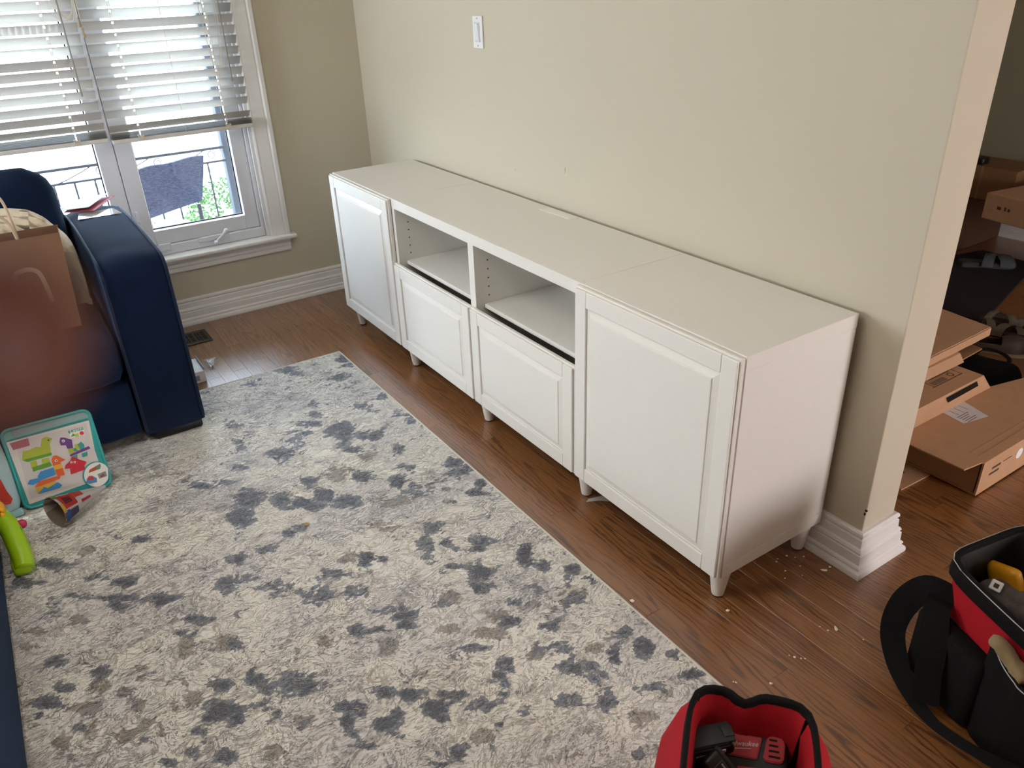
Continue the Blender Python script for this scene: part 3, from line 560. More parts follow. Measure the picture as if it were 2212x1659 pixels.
def leg(root, x, y):
    global LEG
    if LEG is None:
        b = BM(); lathe(b, [(0, .101), (.030, .101), (.0305, .094), (.029, .084), (.0265, .070), (.0235, .052), (.0205, .030), (.0175, .010), (.0165, .005), (0, .005)], n=24)
        o = obj('leg', b, WHITE, root, smooth=40); LEG = o.data
    else: o = mesh_obj('leg', LEG, None, root)
    o.location = (x, y, 0)
    g = BM(); lathe(g, [(0, 0), (.014, 0), (.0155, .0015), (.0155, .0055), (0, .0055)], n=16); obj('glide_pad', g, BLACK, o)
Z0, Z1, D = .10, .74, .40; TP = .038
def carcass(root, W, side=.018):
    for nme, z in (('top_panel', (Z1 - TP, Z1)), ('bottom_panel', (Z0, Z0 + TP))):
        b = BM(); box(b, 0, W, -D, 0, *z, .0012, 2); obj(nme, b, WHITE, root)
    for x in ((.0003, side), (W - side, W - .0003)):
        b = BM(); box(b, *x, -D + .0005, -.0005, Z0 + TP + .0002, Z1 - TP - .0002, .0008); obj('side_panel', b, WHITE, root)
    b = BM(); box(b, side, W - side, -.022, -.018, Z0 + TP, Z1 - TP); obj('back_panel', b, WHITE, root)
def door_cabinet(x0, label, legs, group):
    R = thing('door_cabinet', label, 'cabinet', (x0, 0, 0), 0, group); W = .6
    carcass(R, W); front_panel('door', R, .0015, W - .0015, Z0 + .002, Z1 - .003, -D - .0025)
    for x, y in legs: leg(R, x, y)
    return R
G = 'white cabinets in a row along the wall'
CABL = door_cabinet(.0005, 'white cabinet with one tall panelled door at the window end of the row', ((.035, -.362), (.035, -.04)), G)
CABR = door_cabinet(1.8015, 'white cabinet with one wide panelled door at the near end of the row', ((.562, -.362), (.562, -.035)), G)
CABM = thing('media_cabinet', 'long white middle cabinet with two open compartments above two drawers', 'cabinet', (.601, 0, 0), 0, G); W = 1.2
carcass(CABM, W)
b = BM(); box(b, W / 2 - .018, W / 2 + .018, -D + .0004, -.02, Z0 + TP, Z1 - TP, .0008); obj('divider', b, WHITE, CABM)
for x0, x1 in ((.018, W / 2 - .018), (W / 2 + .018, W - .018)):
    b = BM(); box(b, x0 + .001, x1 - .001, -.365, -.024, .468, .484, .001); obj('shelf', b, WHITE, CABM)
for x0, x1 in ((.002, W / 2 - .0015), (W / 2 + .0015, W - .002)): front_panel('drawer', CABM, x0, x1, Z0 + .002, .479, -D - .0025)
b = BM()
for xs in (.018, W / 2 + .018):
    for i in range(6): lathe(b, [(0, .0007), (.0028, .0006), (.0028, 0)], (xs + .0002, -.345, .672 - .032 * i), 8, (1, 0, 0))
    for i in range(4): lathe(b, [(0, .0007), (.0028, .0006), (.0028, 0)], (xs + .0002, -.075, .672 - .032 * i), 8, (1, 0, 0))
for xs in (W / 2 - .018, W - .018):
    for i in range(6): lathe(b, [(0, .0007), (.0028, .0006), (.0028, 0)], (xs - .0002, -.345, .672 - .032 * i), 8, (-1, 0, 0))
o = obj('shelf_pin_holes', b, mat('pin_hole_dark', '3c3a36', .9), CABM)
for x in (.004, W / 2, W - .006):
    leg(CABM, x, -.362); leg(CABM, x, -.04)
# white plastic strip on the top and the clear scrap under the cabinet
b = BM(); prism(b, [(1.112, -.050), (1.290, -.046), (1.300, -.012), (1.120, -.008)], .7403, .7418); tag(obj('plastic_strip', b, mat('strip_white', 'eeece6', .35, 30, .02)), 'thin white plastic strip lying at the back edge of the cabinet top', 'strip')
b = BM(); prism(b, [(1.83, -.392), (1.85, -.35), (1.90, -.30), (1.93, -.28), (1.90, -.25), (1.84, -.31), (1.822, -.375)], .0006, .002); tag(obj('paper_scrap', b, mat('scrap_grey', 'b9b7b2', .5, 40, .06)), 'pale scrap of wrapping on the floor beside a leg under the cabinet', 'scrap')
# crumbs of plaster on the floor
PL = mat('plaster_crumb', 'efe9da', .9, 200, .05)
def crumb(x, y, s, label, grp=None, long=1.0):
    t = BM(); bmesh.ops.create_icosphere(t, subdivisions=1, radius=1)
    a = random.uniform(0, 3)
    for v in t.verts:
        q = v.co * random.uniform(.7, 1.15); q = Vector((q.x * s * long, q.y * s, abs(q.z) * s * .55)); v.co = Vector((q.x * math.cos(a) - q.y * math.sin(a), q.x * math.sin(a) + q.y * math.cos(a), q.z))
    o = obj('plaster_crumb', t, PL); o.location = (x, y, .0003); tag(o, label, 'crumb', grp)
crumb(2.251, -.568, .007, 'white plaster flake at the edge of the rug')
crumb(2.424, -.389, .006, 'white plaster crumb on the floor in front of the near cabinet leg')
crumb(2.628, -.215, .005, 'pale sliver on the open floor right of the near cabinet', None, 2.2)
crumb(2.472, -.054, .007, 'white plaster flake on the floor close to the end baseboard', None, 1.6)
for x, y, s in ((2.372, -.089, .004), (2.402, -.053, .004), (2.371, -.132, .0035), (2.422, -.093, .0035), (2.411, -.143, .003), (2.473, -.030, .0045), (2.430, -.168, .003), (2.365, -.12, .003), (2.39, -.075, .0025), (2.45, -.12, .0025)):
    crumb(x, y, s, 'tiny white plaster crumb on the floor beside the rear cabinet leg', 'plaster crumbs beside the rear cabinet leg')
for x, y, s in ((2.628, -.375, .004), (2.64, -.365, .0028), (2.646, -.358, .0025), (2.617, -.381, .0022), (2.599, -.549, .003), (2.594, -.553, .0025), (2.648, -.485, .0045), (2.62, -.235, .003), (2.69, -.19, .003), (2.60, -.24, .002)):
    crumb(x, y, s, 'tiny pale crumb scattered on the open wooden floor', 'crumbs scattered on the open floor')
b = BM(); prism(b, [(0, 0), (.012, .004), (.016, .014), (.006, .018), (-.004, .010)], 0, .0015); o = obj('dry_leaf', b, mat('leaf_tan', 'a98a5c', .8)); o.location = (1.412, -1.18, .012); tag(o, 'small tan scrap lying on the rug', 'scrap')
b = BM(); prism(b, [(0, 0), (.016, .010), (.012, .018), (-.004, .008)], 0, .002); o = obj('paper_scrap', b, mat('leaf_grey', '9d9a8c', .6)); o.location = (.972, -1.13, .012); tag(o, 'tiny grey scrap lying on the rug beyond the sofa arm', 'scrap')

# ================================================================ floor register and small white box by the window
VM = mat('register_bronze', '3b342e', .45, 60, .1, metal=.3)
R = thing('floor_register', 'dark metal floor register with slot pattern behind the sofa arm', 'vent', (-.315, -1.17, 0))
b = BM(); z0, z1 = .0006, .006
slots = []
for j in range(10):
    yy = .125 - .027 * j
    if j % 2 == 0: slots += [(-.05, -.028, yy - .01, yy + .008), (-.022, 0, yy - .01, yy + .008), (.008, .03, yy - .01, yy + .008), (.036, .055, yy - .01, yy + .008)]
    else: slots += [(-.05, -.004, yy - .009, yy - .001), (-.05, -.004, yy + .003, yy + .011), (.004, .055, yy - .009, yy - .001), (.004, .055, yy + .003, yy + .011)]
box(b, -.08, .08, -.15, .15, z0, z1, .003, 2); obj('plate', b, VM, R)
b = BM()
for s in slots: box(b, *s, z1 - .001, z1 + .0006)
obj('slots', b, mat('slot_black', '050505', .9), R)
R = thing('small_box', 'small open white carton on the floor behind the navy sofa arm', 'box', (.115, -1.215, 0), 0)
WB_ = mat('carton_white', 'dfe0e4', .55, 30, .03)
b = BM(); box(b, -.075, .075, -.055, .055, .001, .052, .001); obj('carton', b, WB_, R)
b = BM(); box(b, -.075, .075, .055, .057, .045, .066, .0006); obj('flap', b, WB_, R)
b = BM(); box(b, .0752, .0757, -.03, .03, .012, .036); obj('printed_mark', b, mat('print_grey', '8a8a8e', .7), R)
b = BM()
for i in range(7):
    p = [Vector((random.uniform(-.04, .05), random.uniform(-.02, .04), random.uniform(.002, .03))) for _ in range(4)]
    vs = [b.verts.new(q) for q in p]; b.faces.new(vs[:3]); b.faces.new(vs[1:])
o = obj('cellophane_wrap', b, FILM); o.location = (.05, -1.11, 0); tag(o, 'crumpled clear cellophane on the floor beside the small white carton', 'wrapping')

# ================================================================ SOFA
SOFA = thing('sofa', 'navy blue velvet sofa with a square arm under the window', 'sofa', (.1, -1.95, 0))
def sp(name, b, m, parent=None): return obj(name, b, m, parent or SOFA, world=True, smooth=True)
# arm: profile along x with a slightly sloping, rounded top front
b = BM(); A0, A1 = -1.474, -1.262
rings = []
prof = [(-.32, .045), (-.32, .60), (-.315, .66), (-.30, .684), (-.27, .694), (0, .703), (.30, .703), (.50, .698), (.56, .690), (.588, .668), (.598, .62), (.602, .45), (.603, .045)]
n = 9
for i in range(n):
    t = i / (n - 1); y = A0 + (A1 - A0) * t; ed = 1 - abs(2 * t - 1) ** 6
    ins = .012 * (abs(2 * t - 1) ** 4)
    rings.append([(x - (ins if x > .55 else -ins if x < -.3 else 0), y, z - (ins if z > .6 else 0) + .004 * (1 - (2 * t - 1) ** 2) * (1 if z > .6 else 0)) for x, z in prof])
loft(b, rings); ARM = sp('arm', b, NAVY)
ARMD = ARM.data
for y in (A1 - .004, A0 + .004):
    b = BM(); tube(b, smoothpath([(-.30, y, .676), (0, y, .694), (.30, y, .694), (.50, y, .689), (.556, y, .681), (.583, y, .662), (.592, y, .62), (.597, y, .45), (.599, y, .06)], 5), .0055, 8); sp('piping', b, NAVYD, ARM)
b = BM(); box(b, .40, .59, A0 + .03, A1 - .012, .0095, .05, .006); sp('foot', b, BLACK)
b = BM(); box(b, -.30, -.16, A0 + .02, A1 - .02, .0, .05, .006); sp('foot', b, BLACK)
b = BM(); cushion(b, -.36, .596, -2.62, A0 - .004, .05, .265, .02, (.004, 0, .0)); sp('base', b, NAVY)
b = BM(); cushion(b, -.12, .622, -2.35, A0 - .006, .262, .452, .06, (.012, .0, .025)); sp('seat_cushion', b, NAVY)
b = BM(); cushion(b, -.40, -.16, -2.62, A0 - .002, .06, .76, .05, (.01, 0, .01)); sp('back_frame', b, NAVY)
# back cushion, leaning and slumped, with a knife edge seam
b = BM(); cushion(b, -.11, .11, -.44, .44, -.235, .235, .085, (.06, .015, .01), 11, .008, 3)
mt = Matrix.Translation((-.055, -1.945, .685)) @ Matrix.Rotation(-.16, 4, 'Y') @ Matrix.Rotation(.0, 4, 'X')
bmesh.ops.transform(b, matrix=mt, verts=b.verts); BC = sp('back_cushion', b, NAVY)

# ottoman at the lower left
OT = thing('ottoman', 'dark blue upholstered ottoman side cut off at the lower left corner', 'ottoman', (1.9, -2.4, 0))
b = BM(); cushion(b, .84, 2.75, -2.95, -1.976, .012, .30, .02, (0, .002, 0)); obj('base', b, NAVY, OT, world=True, smooth=True)
b = BM(); cushion(b, .83, 2.76, -2.96, -1.975, .30, .46, .05, (.0, .004, .03)); obj('top_cushion', b, NAVY, OT, world=True, smooth=True)
b = BM()
for x in (.92, 2.6):
    for y in (-2.85, -2.05): box(b, x - .03, x + .03, y - .03, y + .03, .0092, .02)
obj('feet', b, BLACK, OT, world=True)

# envelopes and cards on the sofa arm
def card(name, pts, z0, th, m, lab, cat, extra=None):
    b = BM(); cx = sum(p[0] for p in pts) / 4; cy = sum(p[1] for p in pts) / 4
    a = [b.verts.new((p[0] - cx, p[1] - cy, p[2])) for p in pts]; t = [b.verts.new((p[0] - cx, p[1] - cy, p[2] + th)) for p in pts]
    b.faces.new(a); b.faces.new(t)
    for i in range(4): b.faces.new((a[i], a[(i + 1) % 4], t[(i + 1) % 4], t[i]))
    o = obj(name, b, m); o.location = (cx, cy, z0); return tag(o, lab, cat)
RED = mat('red_envelope', 'b03345', .6, 40, .05)
card('photo_card', [(-.055, -1.445, 0), (-.155, -1.43, 0), (-.155, -1.30, 0), (-.045, -1.285, 0)], .7065, .0012, mat('glossy_card', 'd9dcc6', .12, 22, .5, coat=1), 'glossy printed card lying flat on the sofa arm in front of the envelopes', 'card')
card('red_envelope', [(-.205, -1.477, 0), (-.335, -1.40, .004), (-.292, -1.268, .016), (-.115, -1.375, .008)], .7085, .003, RED, 'red envelope on the sofa arm beneath the white envelope', 'envelope')
card('white_envelope', [(-.222, -1.487, .004), (-.345, -1.405, .010), (-.315, -1.283, .026), (-.145, -1.388, .017)], .7105, .0016, mat('envelope_white', 'b0b1ba', .6, 30, .02), 'white envelope on top of the red envelope on the sofa arm', 'envelope')

# kraft paper bag standing on the seat
PB = thing('paper_bag', 'brown kraft paper carrier bag with pale handles standing on the sofa seat', 'bag', (.33, -1.72, .478))
# front faces the camera (+x); mouth open at the top
b = BM()
base = [(.50, -1.566), (.50, -1.90), (.34, -1.90), (.34, -1.566)]
top = [(.43, -1.545), (.43, -1.90), (.315, -1.90), (.32, -1.536)]
def bagring(s, t, ins=0):
    r = []
    for (bx, by), (tx, ty) in zip(base, top):
        x, y = bx + (tx - bx) * t, by + (ty - by) * t; cx_, cy_ = .40, -1.73
        r.append((x + (cx_ - x) * ins, y + (cy_ - y) * ins, .478 + .312 * t + s))
    return r
def sub(r):
    out = []
    for i in range(4):
        p, q = Vector(r[i]), Vector(r[(i + 1) % 4]); out += [p, p.lerp(q, .33), p.lerp(q, .66)]
    return out
loft(b, [sub(bagring(0, t)) for t in (0, .2, .4, .6, .8, 1)] + [sub(bagring(0, t, .012)) for t in (1, .6, .1)], cap=(True, True))
for v in b.verts:
    v.co += mnoise.noise_vector(v.co * 9) * .004
PBB = obj('bag_body', b, KRAFT, PB, world=True)
HP = mat('bag_handle_paper', 'c4ae94', .8, 80, .06)
for x, zb in ((.425, .70), (.322, .76)):
    b = BM(); tube(b, smoothpath([(x, -1.665, zb), (x, -1.668, zb + .09), (x, -1.68, zb + .15), (x, -1.715, zb + .178), (x, -1.80, zb + .18), (x, -1.83, zb + .14), (x, -1.835, zb)], 6), .0045, 8); obj('handle', b, HP, PB, world=True)
b = BM(); ribbon(b, smoothpath([(.482, -1.628, .575), (.466, -1.632, .64), (.458, -1.64, .675), (.455, -1.66, .69), (.458, -1.69, .69), (.462, -1.71, .675), (.480, -1.715, .58)], 5), .014, .003, up=(1, 0, 0)); obj('handle', b, HP, PB, world=True)
# blanket behind the bag
b = BM()
cols = [(-2.10, 0), (-1.95, .02), (-1.80, .03), (-1.70, .02), (-1.62, 0), (-1.57, -.025), (-1.535, -.05), (-1.512, -.09), (-1.500, -.15), (-1.503, -.22), (-1.508, -.29), (-1.515, -.335)]
rings = []
for j, (y, dz) in enumerate(cols):
    rr = []
    for i in range(13):
        t = i / 12; a = math.pi * t
        x = .17 + .14 * -math.cos(a) + .02 * math.sin(5 * t + j); z = .47 + (.345 + dz) * math.sin(a) ** .55
        rr.append(Vector((x, y, z)) + mnoise.noise_vector(Vector((x * 9, y * 11, z * 9))) * .018)
    rings.append(rr)
loft(b, rings, closed=False); bmesh.ops.solidify(b, geom=b.faces, thickness=.008)
for v in b.verts: v.co.z = max(v.co.z, .487)
bmesh.ops.subdivide_edges(b, edges=b.edges, cuts=1, use_grid_fill=True, smooth=.4)
o = obj('blanket', b, BLANKET, smooth=True); tag(o, 'rumpled cream blanket on the sofa behind the paper bag', 'blanket')

# ================================================================ TOYS ON THE RUG
# building-block set: clear zip bag with teal edges and a printed card, leaning on the sofa
TS = thing('block_set', 'building block set in a teal edged clear bag with printed card leaning on the sofa', 'toy set', (.74, -1.765, .01))
O0 = Vector((.800, -1.893, .018)); EX = Vector((.808 - .800, -1.637 + 1.893, 0)).normalized(); UPV = Vector((-.105, .006, .252)).normalized()
UPV = (UPV - EX * UPV.dot(EX)).normalized(); NRM = EX.cross(UPV)
PW, PH = .256, .262
TM = Matrix((EX, UPV, NRM)).transposed().to_4x4(); TM.translation = O0
TEAL = mat('teal_vinyl', '2f9a98', .4, 30, .06)
def rrect(x0, x1, y0, y1, r, n=5):
    out = []
    for cx, cy, a0 in ((x1 - r, y0 + r, -90), (x1 - r, y1 - r, 0), (x0 + r, y1 - r, 90), (x0 + r, y0 + r, 180)):
        for i in range(n + 1):
            a = math.radians(a0 + 90 * i / n); out.append((cx + r * math.cos(a), cy + r * math.sin(a)))
    return out
b = BM(); prism(b, rrect(0, PW, 0, PH, .02), -.023, -.002, TM); obj('bag_sides', b, mat('clear_bag_teal', '6fb0ae', .3, 20, .12), TS, world=True)
b = BM(); fr = rrect(-.001, PW + .001, -.001, PH + .001, .022); path = [TM @ Vector((x, y, -.002)) for x, y in fr]; tube(b, path + [path[0], path[1]], .0055, 8, cap=False); obj('edge_binding', b, TEAL, TS, world=True)
b = BM(); prism(b, rrect(.006, PW - .004, .004, PH - .03, .006), -.001, .0004, TM); obj('bottom_panel', b, TEAL, TS, world=True)
# printed card, mapped from four corners
src = np.array([(62, 432), (765, 212), (958, 835), (262, 970)], float)       # drawing units of the print
dst = np.array([(.006, .226), (PW - .006, .226), (PW - .004, .012), (.012, .012)])
A_ = []; 
for (x, y), (u, v) in zip(src, dst): A_ += [[x, y, 1, 0, 0, 0, -u * x, -u * y], [0, 0, 0, x, y, 1, -v * x, -v * y]]
Hm = np.append(np.linalg.solve(np.array(A_), dst.reshape(-1)), 1).reshape(3, 3)
def hp(p):
    q = Hm @ np.array([p[0], p[1], 1]); return (q[0] / q[2], q[1] / q[2])
LAY = [0]
PM = {}
def pr(name, pts, col, parent=None):
    LAY[0] += 1; z = .0006 + LAY[0] * .00006
    m = mat('print_' + col, col, .45, 50, .03); b = BM(); q = [hp(p) for p in pts]
    prism(b, q, z - .0003, z, TM); return obj(name, b, m, parent or CARDP, world=True)
def ell(cx, cy, rx, ry, n=16, rot=0):
    return [(cx + rx * math.cos(2 * math.pi * i / n) * math.cos(rot) - ry * math.sin(2 * math.pi * i / n) * math.sin(rot), cy + rx * math.cos(2 * math.pi * i / n) * math.sin(rot) + ry * math.sin(2 * math.pi * i / n) * math.cos(rot)) for i in range(n)]
b = BM(); prism(b, [hp(p) for p in ((62, 432), (765, 212), (840, 640), (760, 660), (715, 720), (712, 800), (735, 845), (262, 970))], 0, .0006, TM)
CARDP = obj('printed_card', b, mat('print_card', 'd8cfc8', .4, 20, .03), TS, world=True)
pr('print_panel', [(125, 430), (735, 245), (905, 800), (270, 930)], 'cbc3c0')
pr('print_patch', [(88, 440), (225, 393), (243, 462), (118, 500)], 'a8606a')
pr('print_patch', [(562, 325), (700, 285), (712, 312), (572, 355)], '4f9c92'); pr('print_patch', [(575, 352), (715, 312), (722, 362), (588, 395)], 'ece8e0')
pr('print_shape', [(590, 388), (608, 348), (640, 372)], '5f9a3a'); pr('print_shape', [(625, 358), (662, 346), (668, 378), (632, 388)], 'b7c043'); pr('print_shape', ell(693, 347, 22, 20), 'c8303c')
ax_ = (TM.to_3x3() @ Vector((hp((700, 285))[0] - hp((562, 325))[0], hp((700, 285))[1] - hp((562, 325))[1], 0)))
ay_ = NRM.cross(ax_)
q = hp((640, 316)); lettering('print_lettering', 'Learn', .0165, mat('print_white', 'f0eee8', .5), CARDP, TM @ Vector((q[0], q[1], .0022)) - TS.location, ax_, ay_)
YG, GR, PU, TL_, OR, BLU, RD, YE = 'a9b43c', '5f9a38', '6a3f86', '38978f', 'd9602f', '3f8cc4', 'c42a3a', 'd9a93a'
# green block animal
pr('print_shape', [(330, 470), (335, 400), (372, 380), (425, 400), (408, 438), (400, 510), (345, 520)], YG); pr('print_shape', ell(392, 415, 8, 7), '3a3a2a')
pr('print_shape', [(188, 590), (190, 510), (235, 505), (290, 475), (340, 480), (410, 470), (415, 535)], YG); pr('print_shape', [(190, 590), (420, 532), (428, 556), (232, 610)], GR)
pr('print_shape', [(250, 610), (300, 600), (312, 650), (265, 665)], YG); pr('print_shape', [(340, 590), (400, 578), (410, 615), (350, 640)], YG); pr('print_shape', [(268, 660), (410, 618), (432, 655), (278, 697)], GR)
# purple block animal
pr('print_shape', [(488, 430), (495, 392), (525, 390), (600, 412), (612, 495), (560, 502), (545, 465), (500, 468)], PU); pr('print_shape', ell(522, 425, 14, 13), 'f2f0ea'); pr('print_shape', ell(521, 426, 7, 7), '2a2430')
pr('print_shape', [(565, 505), (612, 495), (622, 540), (578, 550)], YG); pr('print_shape', [(612, 500), (650, 490), (658, 525), (622, 532)], TL_); pr('print_shape', [(620, 465), (655, 455), (680, 505), (650, 520)], YG); pr('print_shape', [(655, 460), (685, 435), (715, 460), (722, 508), (680, 515)], TL_)
pr('print_shape', [(582, 560), (760, 480), (778, 505), (590, 578)], PU); pr('print_shape', [(690, 555), (745, 535), (750, 575), (700, 592)], TL_); pr('print_shape', [(605, 575), (650, 562), (655, 600), (615, 605)], TL_)
# orange and blue block animals
pr('print_shape', [(425, 600), (435, 565), (465, 560), (545, 605), (500, 625), (510, 655), (440, 660)], OR); pr('print_shape', ell(463, 610, 12, 11), 'f2f0ea'); pr('print_shape', ell(464, 611, 6, 6), '2a2420')
pr('print_shape', [(440, 655), (510, 640), (520, 685), (455, 695)], YE); pr('print_shape', [(455, 695), (522, 680), (540, 745), (480, 755)], OR)
pr('print_shape', [(315, 740), (335, 700), (440, 670), (465, 735), (330, 780)], BLU); pr('print_shape', [(240, 800), (255, 765), (320, 755), (335, 785), (280, 812)], BLU)
pr('print_shape', [(298, 825), (330, 785), (500, 745), (500, 775), (310, 835)], OR); pr('print_shape', [(300, 835), (460, 795), (470, 830), (320, 880)], YE); pr('print_shape', [(325, 890), (370, 835), (400, 850), (480, 805), (520, 835), (500, 855)], BLU)
# red block animal
pr('print_shape', [(538, 690), (545, 655), (585, 620), (600, 580), (640, 590), (660, 605), (700, 620), (738, 635), (725, 665), (650, 690), (590, 690)], RD); pr('print_shape', [(585, 695), (715, 665), (728, 708), (595, 745)], RD)
for cx in (597, 628): pr('print_shape', ell(cx, 633, 11, 10), 'f2f0ea'); pr('print_shape', ell(cx, 634, 5, 5), '2a2020')
# round inset with small pictures
b = BM(); prism(b, [hp(p) for p in ell(835, 765, 134, 128, 28) if p[0] < 960], .001, .0042, TM); obj('inset_ring', b, TEAL, TS, world=True)
LAY[0] = 70
pr('print_inset', [p for p in ell(838, 765, 124, 118, 28) if p[0] < 952], 'e2ded8'); pr('print_shape', [(757, 745), (765, 715), (870, 662), (880, 690), (830, 725)], 'a8523a'); pr('print_shape', [(825, 685), (868, 665), (875, 710), (845, 722)], '5d8f74')
pr('print_shape', [(730, 830), (745, 790), (790, 775), (835, 800), (838, 840), (760, 850)], '4a86b0'); pr('print_shape', [(748, 815), (755, 775), (795, 775), (810, 810)], 'c23a34'); pr('print_shape', [(840, 765), (925, 738), (940, 790), (862, 810)], '7f8a8c'); pr('print_shape', [(865, 785), (900, 760), (920, 785), (880, 800)], '8a4a3c')
# clear top of the bag with its zip
b = BM(); prism(b, rrect(.03, PW - .004, PH - .034, PH + .004, .012), -.022, .0002, TM); obj('clear_top', b, FILM, TS, world=True)
b = BM(); tube(b, [TM @ Vector((.02, PH - .03, .002)), TM @ Vector((PW - .01, PH - .028, .002))], .002, 6); obj('zip', b, TEAL, TS, world=True)

# pale blue toy bag with a red seahorse print at the left edge
SB = thing('toy_bag', 'pale blue plastic toy bag with a red printed tail at the left edge', 'toy bag', (.78, -1.94, .01))
b = BM(); cushion(b, .70, .815, -1.972, -1.902, .010, .30, .03, (.01, .004, .0), 7, .004); obj('pouch', b, mat('pale_blue_plastic', 'a9c6cc', .35, 10, .1), SB, world=True, smooth=True)
b = BM(); pts = [(-1.955, .175), (-1.935, .18), (-1.925, .16), (-1.922, .12), (-1.915, .085), (-1.925, .07), (-1.94, .072), (-1.95, .10), (-1.965, .13)]
prism(b, pts, .8255, .8285, Matrix(((0, 0, 1, 0), (1, 0, 0, 0), (0, 1, 0, 0), (0, 0, 0, 1)))); obj('printed_tail', b, mat('print_coral', 'c8402f', .5, 60, .1), SB, world=True)
b = BM(); box(b, .80, .822, -1.97, -1.90, .010, .035, .008, 2); obj('bottom_fold', b, mat('aqua_fold', '8fb8b6', .35, 20, .1), SB, world=True)

# paper party cone lying on the rug
PC = thing('party_cone', 'rolled paper party cone with colourful print lying on the rug', 'party hat', (.93, -1.79, .012))
b = BM(); tip = Vector((.855, -1.655, .040)); mc = Vector((.945, -1.815, .058)); axd = (tip - mc).normalized(); s1 = axd.cross(Vector((0, 0, 1))).normalized(); s2 = s1.cross(axd)
rings = []; nseg = 28
for t in (0, .35, .7, .985):
    c = mc.lerp(tip, t); rr = .0475 * (1 - t) + .0015
    rings.append([c + s1 * (rr * math.cos(2 * math.pi * i / nseg) * (1.08 if t == 0 else 1.03)) + s2 * (rr * math.sin(2 * math.pi * i / nseg)) for i in range(nseg)])
loft(b, rings, cap=(False, True)); bmesh.ops.solidify(b, geom=b.faces, thickness=-.0016)
zmin = min(v.co.z for v in b.verts); bmesh.ops.translate(b, vec=(0, 0, .0105 - zmin), verts=b.verts); dzc = .0105 - zmin
obj('cone', b, mat('grey_card', 'a08f7a', .85, 40, .06), PC, world=True, smooth=35)
def cone_patch(name, t0, t1, a0, a1, col):
    b = BM(); R = []
    for k in range(4):
        t = t0 + (t1 - t0) * k / 3; c = mc.lerp(tip, t); rr = .0475 * (1 - t) + .0042
        R.append([c + Vector((0, 0, dzc)) + s1 * (rr * 1.04 * math.cos(a)) + s2 * (rr * math.sin(a)) for a in [a0 + (a1 - a0) * i / 7 for i in range(8)]])
    loft(b, R, closed=False); bmesh.ops.solidify(b, geom=b.faces, thickness=.0004); return obj(name, b, mat('cone_' + col, col, .5, 50, .05), PC, world=True)
cone_patch('printed_paper', .0, .97, -1.0, 3.6, 'd9d2d2'); 
for (t0, t1, a0, a1, c) in ((.05, .32, .4, 1.5, 'c43a34'), (.10, .25, .7, 1.2, '6a2430'), (.30, .50, .9, 1.7, 'c8524a'), (.02, .12, -.6, .3, '3f62a8'), (.12, .3, -.5, .2, '4a4a6a'), (.0, .06, .2, .8, 'd8b23a'), (.4, .6, .2, .5, 'b03a4a'), (.0, .08, 1.4, 2.2, '7aa04a')):
    b = BM(); R = []
    for k in range(3):
        t = t0 + (t1 - t0) * k / 2; c_ = mc.lerp(tip, t); rr = .0475 * (1 - t) + .0050
        R.append([c_ + Vector((0, 0, dzc)) + s1 * (rr * 1.04 * math.cos(a)) + s2 * (rr * math.sin(a)) for a in [a0 + (a1 - a0) * i / 5 for i in range(6)]])
    loft(b, R, closed=False); bmesh.ops.solidify(b, geom=b.faces, thickness=.0003); obj('printed_shape', b, mat('cone_' + c, c, .5, 50, .05), PC, world=True)

# lime green toy
GT = thing('green_toy', 'lime green plastic toy with pink knob and orange flower beside the ottoman', 'toy', (1.06, -1.936, .0095))
LIME = mat('lime_plastic', '9bc414', .35, 30, .05)
b = BM(); pts = smoothpath([(-.11, -.02, .10), (-.05, .002, .088), (.02, .012, .062), (.07, .016, .036), (.095, .014, .024)], 5)
tube(b, pts, [.030 - .004 * i / len(pts) for i in range(len(pts))], 14); obj('body', b, LIME, GT, smooth=True)
b = BM(); cushion(b, -.05, .10, -.018, .034, .001, .042, .016, (0, 0, 0), 5); obj('foot_block', b, LIME, GT, smooth=True)
b = BM(); cushion(b, -.03, .05, .014, .034, .060, .083, .006, (0, 0, 0), 4); bmesh.ops.rotate(b, cent=(.01, .024, .07), matrix=Matrix.Rotation(.42, 3, 'Y'), verts=b.verts); obj('slot', b, mat('toy_teal', '2f8f86', .4), GT, smooth=True)
b = BM(); lathe(b, [(0, .012), (.008, .011), (.013, .004), (.013, -.004), (.009, -.012), (0, -.013)], (-.045, .036, .088), 14); obj('knob', b, mat('toy_pink', 'b5234f', .4), GT, smooth=True)
b = BM()
for i in range(6):
    a = i * math.pi / 3; lathe(b, [(0, .006), (.012, .004), (.014, 0), (.010, -.004), (0, -.005)], (-.095 + .02 * math.cos(a), -.002, .118 + .02 * math.sin(a)), 10, (.3, 1, .4))
obj('flower', b, mat('toy_orange', 'f0a81c', .4), GT, smooth=True)
b = BM(); lathe(b, [(0, .003), (.008, .002), (.010, 0)], (.072, .025, .055), 12, (.4, .5, .8)); obj('eye', b, mat('toy_white', 'e8e4da', .4), GT, smooth=True)

